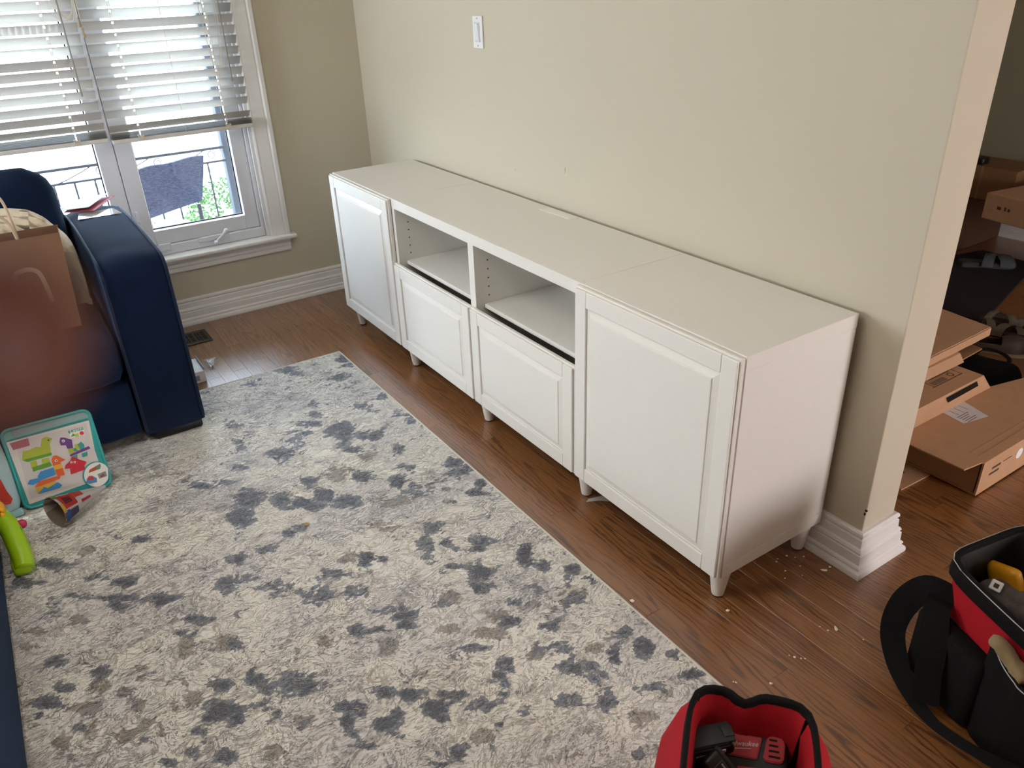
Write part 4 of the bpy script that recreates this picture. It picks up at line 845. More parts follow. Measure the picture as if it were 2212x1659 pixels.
# ================================================================ TOOL BAGS
def bag_shell(root, C0, e1, e2, secs, rim, inner_m, outer_m, name='shell', depth=.2):
    """secs: list of (z, half1, half2); e1, e2 plan axes; rounded rectangle loops; rim: function of loop angle -> extra offset"""
    def loop(z, a, c, n=56, p=7, f=None):
        out = []
        for i in range(n):
            t = 2 * math.pi * i / n; ct, st = math.cos(t), math.sin(t)
            r = (abs(ct) ** p + abs(st) ** p) ** (-1 / p); q = Vector((C0.x, C0.y, z)) + e1 * (a * r * ct) + e2 * (c * r * st)
            if f: q += f(t, ct * r, st * r)
            out.append(q)
        return out
    top = len(secs) - 1; b = BM()
    rings = [loop(z, a, c, f=(rim if k == top else None)) for k, (z, a, c) in enumerate(secs)]
    for k in range(1, top):
        rings[k] = [p + mnoise.noise_vector(p * 9) * .006 for p in rings[k]]
    loft(b, rings, cap=(True, False)); obj(name, b, outer_m, root, world=True, smooth=50)
    b = BM(); zt = secs[-1][0]
    inn = [loop(zt - depth, secs[-1][1] * .84, secs[-1][2] * .84), loop(zt - depth * .5, secs[-1][1] * .90, secs[-1][2] * .90, f=lambda t, u, v: mnoise.noise_vector(Vector((u * 2.5, v * 2.5, 3))) * .012), loop(zt - .03, secs[-1][1] - .014, secs[-1][2] - .014, f=rim), loop(zt - .002, secs[-1][1] - .004, secs[-1][2] - .004, f=rim)]
    loft(b, inn, cap=(True, False)); obj('lining', b, inner_m, root, world=True, smooth=50)
    return rings[-1], loop
e2 = Vector((.65, -.76, 0)).normalized(); e1 = Vector((.76, .65, 0)).normalized()
C0 = Vector((2.818, -.795, 0)) + e2 * .185
def rim1(t, u, v):
    # u along e1 (-1..1), v along e2 (-1 = back edge)
    q = Vector((0, 0, 0))
    if v < -.5:
        k = math.exp(-((u + .12) / .2) ** 2); q += e2 * (.014 * k) - Vector((0, 0, .010 * k)); q += Vector((0, 0, .006 * (1 - u * u)))
    return q
TB = thing('tool_bag', 'open red tool bag with black rim and cordless tools inside, bottom of the frame', 'tool bag', (C0.x, C0.y, .0))
secs = [(.0015, .135, .20), (.02, .150, .215), (.10, .165, .225), (.20, .158, .215), (.27, .136, .20), (.315, .108, .192)]
secs = [(z if z > .0105 else .0105, a, c) for z, a, c in secs]
rimring, _ = bag_shell(TB, C0, e1, e2, secs, rim1, REDF, REDF, depth=.23)
# black rim band
def band(root, ring, h, th, m, name='rim_band', down=.6):
    b = BM(); n = len(ring); R = []
    cen = sum((Vector(p) for p in ring), Vector()) / n
    for i in range(n):
        p = Vector(ring[i]); t = (Vector(ring[(i + 1) % n]) - Vector(ring[i - 1])).normalized(); o = t.cross(Vector((0, 0, 1))).normalized()
        if o.dot(p - cen) < 0: o = -o
        up = Vector((0, 0, 1))
        R.append([p + o * th / 2 + up * h * (1 - down), p - o * th / 2 + up * h * (1 - down), p - o * th / 2 - up * h * down, p + o * th / 2 - up * h * down + o * .004])
    R.append(R[0]); vr = [[b.verts.new(q) for q in r] for r in R[:-1]]; vr.append(vr[0])
    for a, c in zip(vr, vr[1:]):
        for k in range(4): b.faces.new((a[k], a[(k + 1) % 4], c[(k + 1) % 4], c[k]))
    bmesh.ops.bevel(b, geom=b.edges, offset=.0012, segments=1, affect='EDGES')
    return obj(name, b, m, root, world=True, smooth=60)
band(TB, rimring, .034, .009, BLACKF)
for s in (-1, 1):
    b = BM(); p0 = C0 + e1 * (.098 * s) + e2 * (-.17); tube(b, smoothpath([p0 + Vector((0, 0, .315)), p0 + e2 * .012 + e1 * (-.010 * s) + Vector((0, 0, .24)), p0 + e2 * .02 - e1 * .022 * s + Vector((0, 0, .12))], 4), .01, 8, flat=(.004, .012)); obj('corner_piping', b, BLACKF, TB, world=True)
# battery drill standing upside down with its battery up
def T3(c, ax, ay, az):
    m = Matrix((Vector(ax).normalized(), Vector(ay).normalized(), Vector(az).normalized())).transposed().to_4x4(); m.translation = Vector(c); return m
def tp(name, b, m, root, mt, smooth=False):
    bmesh.ops.transform(b, matrix=mt, verts=b.verts); return obj(name, b, m, root, world=True, smooth=smooth)
DR = thing('cordless_drill', 'red and black cordless drill with a thick black battery, left in the red tool bag', 'drill', (2.84, -.90, .09))
# local frame: X along battery length, Y across, Z up
bx = Vector((.42, .90, .06)).normalized(); bz = Vector((.1, .35, .93)); bz = (bz - bx * bz.dot(bx)).normalized(); by = bz.cross(bx)
DM = T3((2.806, -.893, .266), bx, by, bz) @ Matrix.Scale(.72, 4)
b = BM(); prism(b, [(-.062, -.012), (.050, -.012), (.060, -.004), (.060, .010), (.050, .022), (-.062, .022)], -.037, .037, Matrix(((1, 0, 0, 0), (0, 0, 1, 0), (0, 1, 0, 0), (0, 0, 0, 1)))); bmesh.ops.bevel(b, geom=b.edges, offset=.004, segments=2, affect='EDGES'); BT = tp('battery', b, BLACK, DR, DM, 40)
b = BM(); box(b, -.05, .066, -.030, .030, .019, .028, .004, 2); box(b, .040, .068, -.018, .018, .012, .032, .004, 2); tp('battery_cap', b, RUBBER, BT, DM, 40)
b = BM(); box(b, .016, .036, -.0385, -.0365, .002, .0115, .0008); tp('battery_tag', b, PAPER, BT, DM)
for x0, x1, c in ((.018, .0255, INK), (.0275, .034, mat('tag_red', 'b8202a', .5))):
    b = BM(); box(b, x0, x1, -.0388, -.0383, .004, .0095); tp('tag_print', b, c, BT, DM)
b = BM(); 
for i in range(9): box(b, -.040 + .0042 * i, -.0372 + .0042 * i, -.0378, -.0368, .0005 + .0002 * i, .0035 + .0002 * i)
tp('battery_print', b, mat('print_pale_grey', '9a9a98', .6), BT, DM)
b = BM(); prism(b, [(-.020, -.012), (.048, -.012), (.034, -.060), (.046, -.115), (-.004, -.120), (-.016, -.060)], -.019, .019, Matrix(((1, 0, 0, 0), (0, 0, 1, 0), (0, 1, 0, 0), (0, 0, 0, 1)))); bmesh.ops.bevel(b, geom=b.edges, offset=.006, segments=2, affect='EDGES'); tp('grip', b, REDP, DR, DM, 40)
b = BM(); prism(b, [(-.018, -.014), (.010, -.014), (.004, -.060), (.010, -.117), (-.008, -.118), (-.018, -.060)], -.0205, .0205, Matrix(((1, 0, 0, 0), (0, 0, 1, 0), (0, 1, 0, 0), (0, 0, 0, 1)))); bmesh.ops.bevel(b, geom=b.edges, offset=.004, segments=2, affect='EDGES'); tp('grip_overmold', b, BLACK, DR, DM, 40)
b = BM(); lathe(b, [(0, .07), (.012, .07), (.016, .05), (.022, .03), (.030, .02), (.031, -.06), (.026, -.075), (0, -.075)], (0.01, 0, -.135), 18, (1, 0, 0)); tp('motor_housing', b, BLACK, DR, DM, 40)
# second battery pack standing on edge beside it, with printed label panel
BP2 = thing('spare_battery', 'black battery pack with outlined label, standing between the two tools in the red bag', 'battery', (2.86, -.86, .2))
cx_ = Vector((.63, .27, -.73)).normalized(); cz_ = Vector((.62, -.25, .68)); cz_ = (cz_ - cx_ * cz_.dot(cx_)).normalized(); cy_ = cz_.cross(cx_)
BM2 = T3((2.8515, -.9006, .244), cx_, cy_, cz_) @ Matrix.Scale(.72, 4)
b = BM(); box(b, -.055, .055, -.028, .028, -.03, .02, .009, 3); tp('pack', b, BLACK, BP2, BM2, 40)
b = BM(); box(b, -.058, .058, .018, .030, -.02, .024, .005, 2); tp('rail', b, RUBBER, BP2, BM2, 40)
b = BM()
for bb in ((-.030, .040, -.018, -.017), (-.030, .040, .014, .015), (-.030, -.029, -.018, .015), (.039, .040, -.018, .015)): box(b, *bb, .0198, .0206)
tp('label_outline', b, mat('print_mid_grey', '6a6a6a', .6), BP2, BM2)
b = BM(); box(b, -.024, .012, .006, .010, .0198, .0207); tp('label_print', b, mat('print_pale_grey', '9a9a98', .6), BP2, BM2)
b = BM()
for r_ in range(3): box(b, -.02, .03 - .006 * r_, -.004 - .005 * r_, -.0015 - .005 * r_, .0198, .0206)
tp('label_lines', b, mat('print_dark_red', '571c22', .6), BP2, BM2)
# impact driver: red housing with black bands, vents and maker's script
IM = thing('impact_driver', 'red impact tool with black bands and vent slots, right in the red tool bag', 'power tool', (2.90, -.83, .12))
ix = Vector((.76, .62, .06)).normalized(); iz = Vector((.22, -.36, .91)); iz = (iz - ix * iz.dot(ix)).normalized(); iy = iz.cross(ix)
IMM = T3((2.858, -.822, .228), ix, iy, iz)
b = BM(); box(b, -.055, .060, -.085, .045, -.08, .0, .014, 3); tp('housing', b, RUBBER, IM, IMM, 40)
b = BM(); prism(b, [(-.052, -.004), (-.048, .036), (.014, .036), (.006, -.004)], -.006, .005); bmesh.ops.bevel(b, geom=b.edges, offset=.002, segments=2, affect='EDGES'); PANEL = tp('red_panel', b, REDP, IM, IMM, 40)
lettering('script_lettering', 'Milwaukee', .0125, mat('print_script', 'd8cfcf', .5), PANEL, IMM @ Vector((-.020, .019, .0056)) - IM.location, ix * 1 + iy * .12, iy - ix * .12, shear=.35)
b = BM(); prism(b, [(-.036, .0075), (-.006, .0125), (-.004, .0135), (-.034, .0095)], .005, .0056); tp('script_underline', b, mat('print_script', 'd8cfcf', .5), PANEL, IMM)
b = BM(); prism(b, [(.016, .000), (.022, .037), (.030, .042), (.050, .040), (.054, .030), (.052, .002), (.046, -.004), (.022, -.004)], -.006, .005); bmesh.ops.bevel(b, geom=b.edges, offset=.002, segments=2, affect='EDGES'); VP = tp('vent_panel', b, REDP, IM, IMM, 40)
b = BM()
for i in range(4): box(b, .026, .046 - .002 * i, .004 + .0095 * i, .0078 + .0095 * i, .0045, .0054)
tp('vent_slots', b, mat('slot_black', '050505', .9), VP, IMM)
b = BM(); ring = [(-.03, -.020), (.050, -.014), (.062, -.030), (.066, -.08), (-.028, -.085)]; prism(b, ring, -.006, .0045); bmesh.ops.bevel(b, geom=b.edges, offset=.003, segments=2, affect='EDGES'); tp('red_rear_shell', b, REDP, IM, IMM, 40)
b = BM(); prism(b, rrect(-.012, .048, -.075, -.028, .012), -.002, .0062); tp('black_cap', b, BLACK, IM, IMM, 40)
b = BM(); box(b, -.052, -.026, -.036, -.022, -.004, .006, .003, 2); tp('switch_button', b, BLACK, IM, IMM, 40)

# second bag at the right edge
f2 = Vector((.18, .98, 0)).normalized(); f1 = Vector((.93, -.36, 0)).normalized()
P2 = Vector((2.80, -.14, 0)); C2 = P2 + f1 * .235 + f2 * .135
TB2 = thing('tool_bag', 'black and red tool bag with webbing handle at the right edge of the frame', 'tool bag', (C2.x, C2.y, 0))
def rim2(t, u, v): return Vector((0, 0, .012 * (v > .4) * (1 - u * u))) - f1 * .0
secs2 = [(.0008, .225, .135), (.02, .232, .142), (.12, .232, .142), (.20, .226, .136), (.295, .228, .134), (.32, .232, .136)]
ring2, loop2 = bag_shell(TB2, C2, f1, f2, secs2, rim2, mat('black_lining', '101011', .5, 60, .2, .3, 40), REDF, depth=.25)
band(TB2, ring2, .040, .012, BLACKF, down=.9)
b = BM()
for off in (-.032, .002):
    pth = [p + Vector((0, 0, off)) + (Vector((p.x - C2.x, p.y - C2.y, 0)).normalized() * .0075) for p in ring2]
    tube(b, pth + [pth[0]], .0011, 5, cap=False)
obj('white_stitching', b, mat('stitch_white', 'b9b9b6', .7), TB2, world=True)
b = BM(); low = [loop2(z, a, c) for z, a, c in ((.001, .229, .139), (.02, .238, .148), (.150, .237, .147), (.165, .232, .142))]
loft(b, low, cap=(True, False)); obj('black_base', b, BLACKF, TB2, world=True, smooth=50)
# front pocket on the camera-facing side with a rolled cloth in it
fd = -f2
b = BM(); pts = []
for s, d, zt in ((-.050, .012, .268), (-.024, .024, .257), (.0, .026, .243), (.03, .027, .235), (.06, .027, .233), (.20, .012, .245)):
    pts.append((s, d, zt))
R = []
for s, d, zt in smoothpath(pts, 5): 
    q = C2 + f1 * s - f2 * .146; R.append([q + fd * .0 + Vector((0, 0, .004)), q + fd * d + Vector((0, 0, .006)), q + fd * (d + .006) + Vector((0, 0, zt * .6)), q + fd * d + Vector((0, 0, zt)), q + fd * (d - .006) + Vector((0, 0, zt)), q + fd * max(0, d - .008) + Vector((0, 0, .02))])
loft(b, R); obj('front_pocket', b, BLACKF, TB2, world=True, smooth=50)
b = BM(); tube(b, [C2 + f1 * s - f2 * .146 + fd * (d + .001) + Vector((0, 0, zt - .006)) for s, d, zt in smoothpath(pts, 5)], .0012, 5); obj('white_stitching', b, mat('stitch_white', 'b9b9b6', .7), TB2, world=True)
# webbing handles hanging down at the left end
def strap(pts, wd, name='webbing_handle'):
    b = BM(); ribbon(b, smoothpath(pts, 7), wd, .004, up=None); bmesh.ops.bevel(b, geom=[e for e in b.edges], offset=.0008, segments=1, affect='EDGES'); return obj(name, b, BLACKF, TB2, world=True)
L0 = P2 + f1 * .02
def LP(a, c, z): return P2 + f1 * a - f2 * c + Vector((0, 0, z))
b = BM()
def rib2(pts, wdir, wd):
    b = BM(); R = []
    P = smoothpath(pts, 7)
    for i, p in enumerate(P):
        t = (P[min(i + 1, len(P) - 1)] - P[max(i - 1, 0)]).normalized(); wv = (Vector(wdir) - t * t.dot(Vector(wdir))).normalized() * wd / 2; nn = t.cross(wv).normalized() * .0025
        R.append([p + wv + nn, p - wv + nn, p - wv - nn, p + wv - nn])
    loft(b, R); return obj('webbing_handle', b, BLACKF, TB2, world=True)
b = BM(); obox(b, LP(.10, .022, .10), f1, f2, (0, 0, 1), .20, .06, .19, .022, 3); obj('side_pocket', b, BLACKF, TB2, world=True, smooth=40)
def rib3(pts, widths):
    b = BM(); R = []; P = smoothpath(pts, 7); Vd = Vector((-.30, .78, -.62)).normalized(); n = len(P)
    for i, p in enumerate(P):
        t = (P[min(i + 1, n - 1)] - P[max(i - 1, 0)]).normalized(); wd = np.interp(i / (n - 1), np.linspace(0, 1, len(widths)), widths)
        wv = t.cross(Vd).normalized() * wd / 2; nn = t.cross(wv).normalized() * .0025
        R.append([p + wv + nn, p - wv + nn, p - wv - nn, p + wv - nn])
    loft(b, R); return obj('webbing_handle', b, BLACKF, TB2, world=True)
rib3([LP(.05, -.01, .235), LP(.0, .028, .235), LP(-.035, .05, .17), LP(-.030, .075, .10), LP(.02, .09, .05), LP(.09, .10, .022), LP(.17, .10, .022), LP(.27, .095, .06), LP(.36, .08, .10)], [.045, .06, .062, .055, .05, .034, .022, .022, .03])
rib3([LP(.030, .012, .225), LP(.050, .045, .22), LP(.085, .070, .165), LP(.105, .086, .10), LP(.13, .098, .04)], [.05, .055, .055, .055, .05])
cl = thing('rolled_cloth', 'tan rolled cloth poking out of the front pocket of the black and red bag', 'cloth', tuple(C2 + f1 * .02 - f2 * .172 + Vector((0, 0, .04))))
b = BM(); tube(b, smoothpath([Vector((2.972, -.242, .272)), Vector((2.988, -.247, .270)), Vector((3.015, -.252, .258)), Vector((3.055, -.262, .240))], 5), [.010, .014] + [.016] * 12 + [.014] * 2, 12)
for v in b.verts: v.co += mnoise.noise_vector(v.co * 45) * .0075
obj('cloth_roll', b, mat('tan_cloth', '84724f', .95, 40, .15, .5, 100, sheen=.2), cl, world=True, smooth=True)
# things inside it
b = BM(); cushion(b, -.032, .032, -.012, .012, -.05, .05, .011, (0, .002, 0), 6); bmesh.ops.rotate(b, cent=(0, 0, 0), matrix=Matrix.Rotation(1.1, 3, 'Y') @ Matrix.Rotation(.4, 3, 'X'), verts=b.verts)
o = obj('yellow_level', b, mat('yellow_tool', 'c98a12', .45, 40, .1), smooth=True); o.location = Vector((2.885, -.02, .255)); tag(o, 'yellow plastic tool inside the black and red bag', 'tool')
o['label'] = 'yellow plastic hand tool inside the black and red bag'
b = BM(); cushion(b, -.075, .075, -.035, .035, -.03, .03, .028, (.01, 0, .008), 8, .014, 5)
o = obj('work_glove', b, mat('glove_grey', '57504c', .95, 60, .25, .4, 200), smooth=True); o.location = Vector((2.945, -.050, .225)); tag(o, 'grey crumpled work glove inside the black and red bag', 'glove')
g_ = o; b = BM(); box(b, -.012, .012, -.002, .002, -.012, .012, .002); bmesh.ops.rotate(b, cent=(0, 0, 0), matrix=Vector((0, 1, 0)).rotation_difference(Vector((-.2, .75, -.65))).to_matrix(), verts=b.verts); o = obj('white_patch', b, PAPER, g_); o.location = (-.055, -.02, .036)
b = BM(); box(b, -.005, .005, -.0026, .0026, -.005, .005); bmesh.ops.rotate(b, cent=(0, 0, 0), matrix=Vector((0, 1, 0)).rotation_difference(Vector((-.2, .75, -.65))).to_matrix(), verts=b.verts); o = obj('patch_print', b, INK, g_); o.location = (-.0548, -.0206, .0366)

# ================================================================ HALL
def sheet(bm, pts, th):
    cx = sum(p[0] for p in pts) / len(pts)
    a = [bm.verts.new(p) for p in pts]; t = [bm.verts.new((p[0], p[1], p[2] + th)) for p in pts]
    bm.faces.new(a); bm.faces.new(t)
    for i in range(len(pts)): bm.faces.new((a[i], a[(i + 1) % len(pts)], t[(i + 1) % len(pts)], t[i]))
# lowest, loose flap on the floor
FLP = thing('cardboard_flap', 'loose cardboard sheet on the floor at the bottom of the flattened boxes', 'cardboard', (2.2, .65, 0))
b = BM(); sheet(b, [(1.80, .46, .001), (2.378, .455, .001), (2.384, .61, .001), (1.8, .70, .001)], .005); obj('sheet', b, CARD, FLP, world=True)
b = BM(); box(b, 2.312, 2.318, .50, .56, .0061, .0066); box(b, 2.325, 2.329, .50, .55, .0061, .0066); obj('printed_lines', b, INK, FLP, world=True)
# big open carton
D0 = thing('flat_carton', 'large shallow cardboard carton with open end, lowest in the hallway stack', 'carton', (2.1, 1.0, 0))
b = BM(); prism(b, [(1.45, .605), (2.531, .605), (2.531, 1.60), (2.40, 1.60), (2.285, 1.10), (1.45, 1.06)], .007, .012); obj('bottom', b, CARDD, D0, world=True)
b = BM(); box(b, 2.527, 2.533, .603, 1.60, .007, .130); SIDE = obj('side_panel', b, CARD, D0, world=True)
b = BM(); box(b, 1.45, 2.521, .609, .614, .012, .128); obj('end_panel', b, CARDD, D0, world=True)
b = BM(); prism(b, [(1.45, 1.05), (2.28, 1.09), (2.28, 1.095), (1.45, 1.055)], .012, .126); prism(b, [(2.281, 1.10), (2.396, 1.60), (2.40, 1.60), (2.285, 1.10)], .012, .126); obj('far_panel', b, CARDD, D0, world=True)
b = BM(); sheet(b, [(1.45, .53, .124), (2.516, .520, .1262), (2.526, .60, .1262), (2.5325, .604, .1262), (2.533, 1.60, .126), (2.40, 1.60, .126), (2.285, 1.10, .126), (1.45, 1.06, .126)], .0045); obj('lid', b, CARD, D0, world=True)
b = BM(); box(b, 2.500, 2.501, .62, 1.60, .1308, .1315); box(b, 2.475, 2.476, .62, 1.60, .1308, .1315); obj('fold_line', b, CARDD, D0, world=True)
b = BM(); prism(b, rrect(.81, .85, .060, .098, .019), 0, .0012, Matrix(((0, 0, 1, 2.533), (1, 0, 0, 0), (0, 1, 0, 0), (0, 0, 0, 1)))); obj('white_sticker', b, PAPER, SIDE, world=True)
b = BM(); box(b, 2.533, 2.5336, .665, .715, .082, .090); box(b, 2.533, 2.5336, .655, .712, .062, .070); box(b, 2.533, 2.5335, .73, .78, .086, .089); obj('printed_marks', b, INK, SIDE, world=True)
b = BM(); sheet(b, [(2.283, .79, .1312), (2.369, .775, .1312), (2.392, .885, .1312), (2.283, .92, .1312)], .0006); LB = obj('white_label', b, mat('label_lilac', 'd9d6dc', .5, 30, .02), D0, world=True)
b = BM()
for i in range(5): box(b, 2.335 + .009 * i, 2.3375 + .009 * i, .795, .86 - .012 * (i % 3), .1318, .1321)
for i in range(3): box(b, 2.295, 2.33, .815 + .03 * i, .817 + .03 * i, .1318, .1321)
obj('label_print', b, mat('print_faded', '7d634e', .8, 200, .3), LB, world=True)
# middle carton with the black label
M0 = thing('flat_carton', 'cardboard carton with black label strip on its edge, middle of the hallway stack', 'carton', (2.0, .85, .1315))
b = BM(); rings = []
prof = [(2.290, .1315), (2.291, .135), (2.2945, .170), (2.2965, .205), (2.294, .210), (1.5, .210), (1.5, .1315)]
loft(b, [[(x, y + (.0 if z > .18 else -.0), z) for x, z in prof] for y in (.40, 1.0)] + [[(x, 1.002 + .086 * max(0, (.205 - z) / .0735), z) for x, z in prof]]); obj('carton', b, CARD, M0, world=True)
b = BM(); vs = [b.verts.new(p) for p in ((2.2972, .790, .1735), (2.2972, .9755, .1785), (2.2978, .955, .2030), (2.2978, .768, .1995))]; f = b.faces.new(vs); bmesh.ops.solidify(b, geom=[f], thickness=-.0010); obj('black_label', b, mat('label_black', '1d1b1c', .5, 60, .1), M0, world=True)
b = BM()
box(b, 2.165, 2.17, .80, .96, .2102, .2106); box(b, 2.24, 2.243, .78, .96, .2102, .2106); box(b, 2.165, 2.243, .955, .957, .2102, .2106); box(b, 2.165, 2.243, .79, .792, .2102, .2106)
obj('printed_frame', b, INK, M0, world=True)
b = BM(); box(b, 2.180, 2.205, .82, .94, .2102, .2106); box(b, 2.215, 2.236, .80, .88, .2102, .2106); obj('printed_text_block', b, mat('print_faded', '7d634e', .8, 200, .3), M0, world=True)
b = BM(); tube(b, [(2.222 + .0105 * math.cos(i * math.pi / 9), .918 + .0105 * math.sin(i * math.pi / 9), .2104) for i in range(19)], .0014, 6, flat=(.0004, .0016), up=(0, 0, 1)); obj('printed_ring', b, mat('slot_black', '050505', .9), M0, world=True)
# two upper flattened cartons
U1 = thing('flattened_box', 'short cardboard flap sticking out below the topmost sheet of the hallway stack', 'cardboard', (1.9, .9, .212))
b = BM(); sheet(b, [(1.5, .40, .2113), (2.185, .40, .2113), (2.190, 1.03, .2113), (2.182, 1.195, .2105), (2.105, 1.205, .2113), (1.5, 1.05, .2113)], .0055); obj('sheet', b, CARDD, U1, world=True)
U2 = thing('flattened_box', 'folded cardboard box with torn edge, topmost of the hallway stack', 'cardboard', (1.9, .9, .2185))
b = BM(); prof = [(2.206, .2178), (2.186, .246), (2.170, .250), (1.5, .250), (1.5, .2178)]
loft(b, [[(x, y, z) for x, z in prof] for y in (.45, 1.01)] + [[(x, 1.03, z) for x, z in prof]]); obj('lower_fold', b, CARD, U2, world=True)
b = BM(); N_ = 24; fe = [(2.190 - .017 * i / N_ + random.uniform(-.0012, .0012), .45 + (1.247 - .45) * i / N_) for i in range(N_ + 1)]
poly = [(1.40, .45)] + fe + [(1.975, 1.275), (1.40, 1.30)]
prism(b, poly, .2505, .281); TOPS = obj('upper_fold', b, CARD, U2, world=True)
b = BM(); prism(b, [(1.40, .45)] + [(x - .0045 + random.uniform(-.0015, .0015), y) for x, y in fe] + [(1.975, 1.272), (1.40, 1.30)], .2812, .284); obj('top_sheet', b, CARD, U2, world=True)

# dark mat and shoes
HM = thing('hall_mat', 'dark charcoal mat on the hallway floor under the slipper', 'mat', (1.3, 2.6, 0))
b = BM(); poly = [(1.835, 1.94), (1.60, 2.90), (1.3, 2.92), (1.226, 2.62), (.75, 2.60), (.75, 2.10), (1.2, 1.86)]; prism(b, poly, .0008, .009); bmesh.ops.bevel(b, geom=b.edges, offset=.002, segments=1, affect='EDGES'); obj('mat_pile', b, mat('mat_charcoal', '2f2a2e', .95, 120, .25, .6, 300, spec=.1), HM, world=True)
def footbed(bm, L, W, z0, z1, cx=0):
    pts = [(0, .36), (.12, .43), (.35, .37), (.6, .46), (.8, .50), (.93, .38), (1, .12)]
    up = [(L * (t - .5), W * w) for t, w in pts]; dn = [(x, -y * .86) for x, y in reversed(up)]
    poly = [(p.x, p.y) for p in smoothpath([(x, y, 0) for x, y in up + dn], 3, True)]
    prism(bm, poly, z0, z1); return poly
def slide(name, label, loc, rz, L, W, sole_m, strap_m, straps, cat='sandal', group=None, h=.05, sole=.024, bed_m=None):
    R = thing(name, label, cat, loc, rz, group)
    b = BM(); footbed(b, L, W, 0, sole); bmesh.ops.bevel(b, geom=b.edges, offset=.003, segments=2, affect='EDGES'); obj('sole', b, sole_m, R, smooth=40)
    b = BM(); footbed(b, L * .92, W * .88, sole + .0002, sole + .003); obj('footbed', b, bed_m or sole_m, R)
    for x0, x1, hh, sk in straps:
        b = BM(); RR = []
        for t in (0, .25, .5, .75, 1):
            x = x0 + (x1 - x0) * t; ring = []
            for i in range(11):
                a = math.pi * i / 10; ring.append((L * (x - .5) + sk * math.cos(a) * .02, W * .49 * math.cos(a), sole * .5 + hh * math.sin(a) ** .7 * (1 - .15 * abs(t - .5))))
            RR.append(ring)
        loft(b, RR, closed=False); bmesh.ops.solidify(b, geom=b.faces, thickness=.0035); obj('strap', b, strap_m, R, smooth=60)
    return R
slide('slipper', 'grey slide slipper with crossed straps standing on the dark mat', (1.455, 2.672, .0092), .72, .275, .105, mat('slipper_sole', '33373a', .8, 60, .15), mat('slipper_strap', '60656b', .8, 60, .15), ((.42, .62, .062, 1), (.60, .86, .058, -1)), 'slipper', sole=.022)
DKB, TANL, GREYS = mat('shoe_brown', '3d2c22', .6, 60, .2), mat('shoe_tan', '7d6a55', .7, 60, .15), mat('sandal_taupe', '8a8071', .8, 60, .15)
slide('sandal', 'taupe strappy sandal at the far side of the shoe pile by the mat', (1.93, 1.975, .0005), .35, .24, .09, DKB, GREYS, ((.15, .28, .055, 1), (.42, .56, .05, -1), (.64, .80, .045, 1)), sole=.022)
slide('sandal', 'taupe strappy sandal nearer the boxes in the shoe pile', (1.965, 1.865, .0005), .25, .24, .09, DKB, GREYS, ((.15, .30, .055, -1), (.42, .58, .05, 1), (.66, .82, .04, -1)), sole=.02)
def clog(name, label, loc, rz, L, W, m, inm, group=None):
    R = thing(name, label, 'shoe', loc, rz, group)
    b = BM(); footbed(b, L, W, 0, .016); obj('sole', b, mat('shoe_edge', '9a876a', .8, 60, .1), R)
    b = BM(); RR = []
    for t in np.linspace(0, 1, 9):
        x = L * (t - .48); wv = W * (.40 + .10 * math.sin(math.pi * t)) * (1 if t < .85 else .75 - .4 * (t - .85) / .15); hh = .05 if t < .45 else .05 + .018 * math.sin((t - .45) / .55 * math.pi)
        op = .55 if t < .5 else .0
        RR.append([(x, wv * math.cos(a), .016 + hh * math.sin(a) ** .8) for a in np.linspace(0, math.pi, 13)])
    vr = loft(b, RR, closed=False)
    kill = [f for f in b.faces if f.calc_center_median().x < .02 * L + 0 and f.calc_center_median().z > .045 and f.calc_center_median().x > -.42 * L]
    bmesh.ops.delete(b, geom=kill, context='FACES'); bmesh.ops.solidify(b, geom=b.faces, thickness=.003); obj('upper', b, m, R, smooth=60)
    b = BM(); footbed(b, L * .9, W * .8, .0165, .019); obj('insole', b, inm, R); return R
clog('brown_shoe', 'brown leather slip-on shoe in front of the sandals in the hallway', (2.03, 1.685, .0005), .55, .24, .095, DKB, TANL)
clog('brown_shoe', 'brown leather slip-on shoe second from the boxes, half behind the other', (2.13, 1.835, .0005), .5, .24, .095, DKB, TANL)
# black soft bag and dark boots in the shade behind the cartons
b = BM(); cushion(b, 2.03, 2.265, 1.16, 1.44, .001, .095, .045, (.01, .01, .015), 9, .02, 8); o = obj('black_bag', b, mat('black_nylon', '0b0b0d', .9, 30, .3, .5, 60, spec=.12), smooth=True); tag(o, 'black soft bag lying in the shade behind the cartons', 'bag')
b = BM(); tube(b, smoothpath([(2.08, 1.36, .085), (2.09, 1.41, .115), (2.14, 1.425, .120), (2.20, 1.40, .115), (2.215, 1.34, .09)], 6), .006, 8, flat=(.003, .008)); h_ = obj('handle', b, BLACKF, o)
b = BM(); cushion(b, 2.395, 2.60, 1.64, 1.86, .001, .16, .045, (.01, .01, .01), 7, .012, 2); o = obj('black_hat', b, mat('black_knit', '131315', .95, 200, .3, .6, 300), smooth=True); tag(o, 'black knitted item heaped on the floor past the large carton', 'hat')

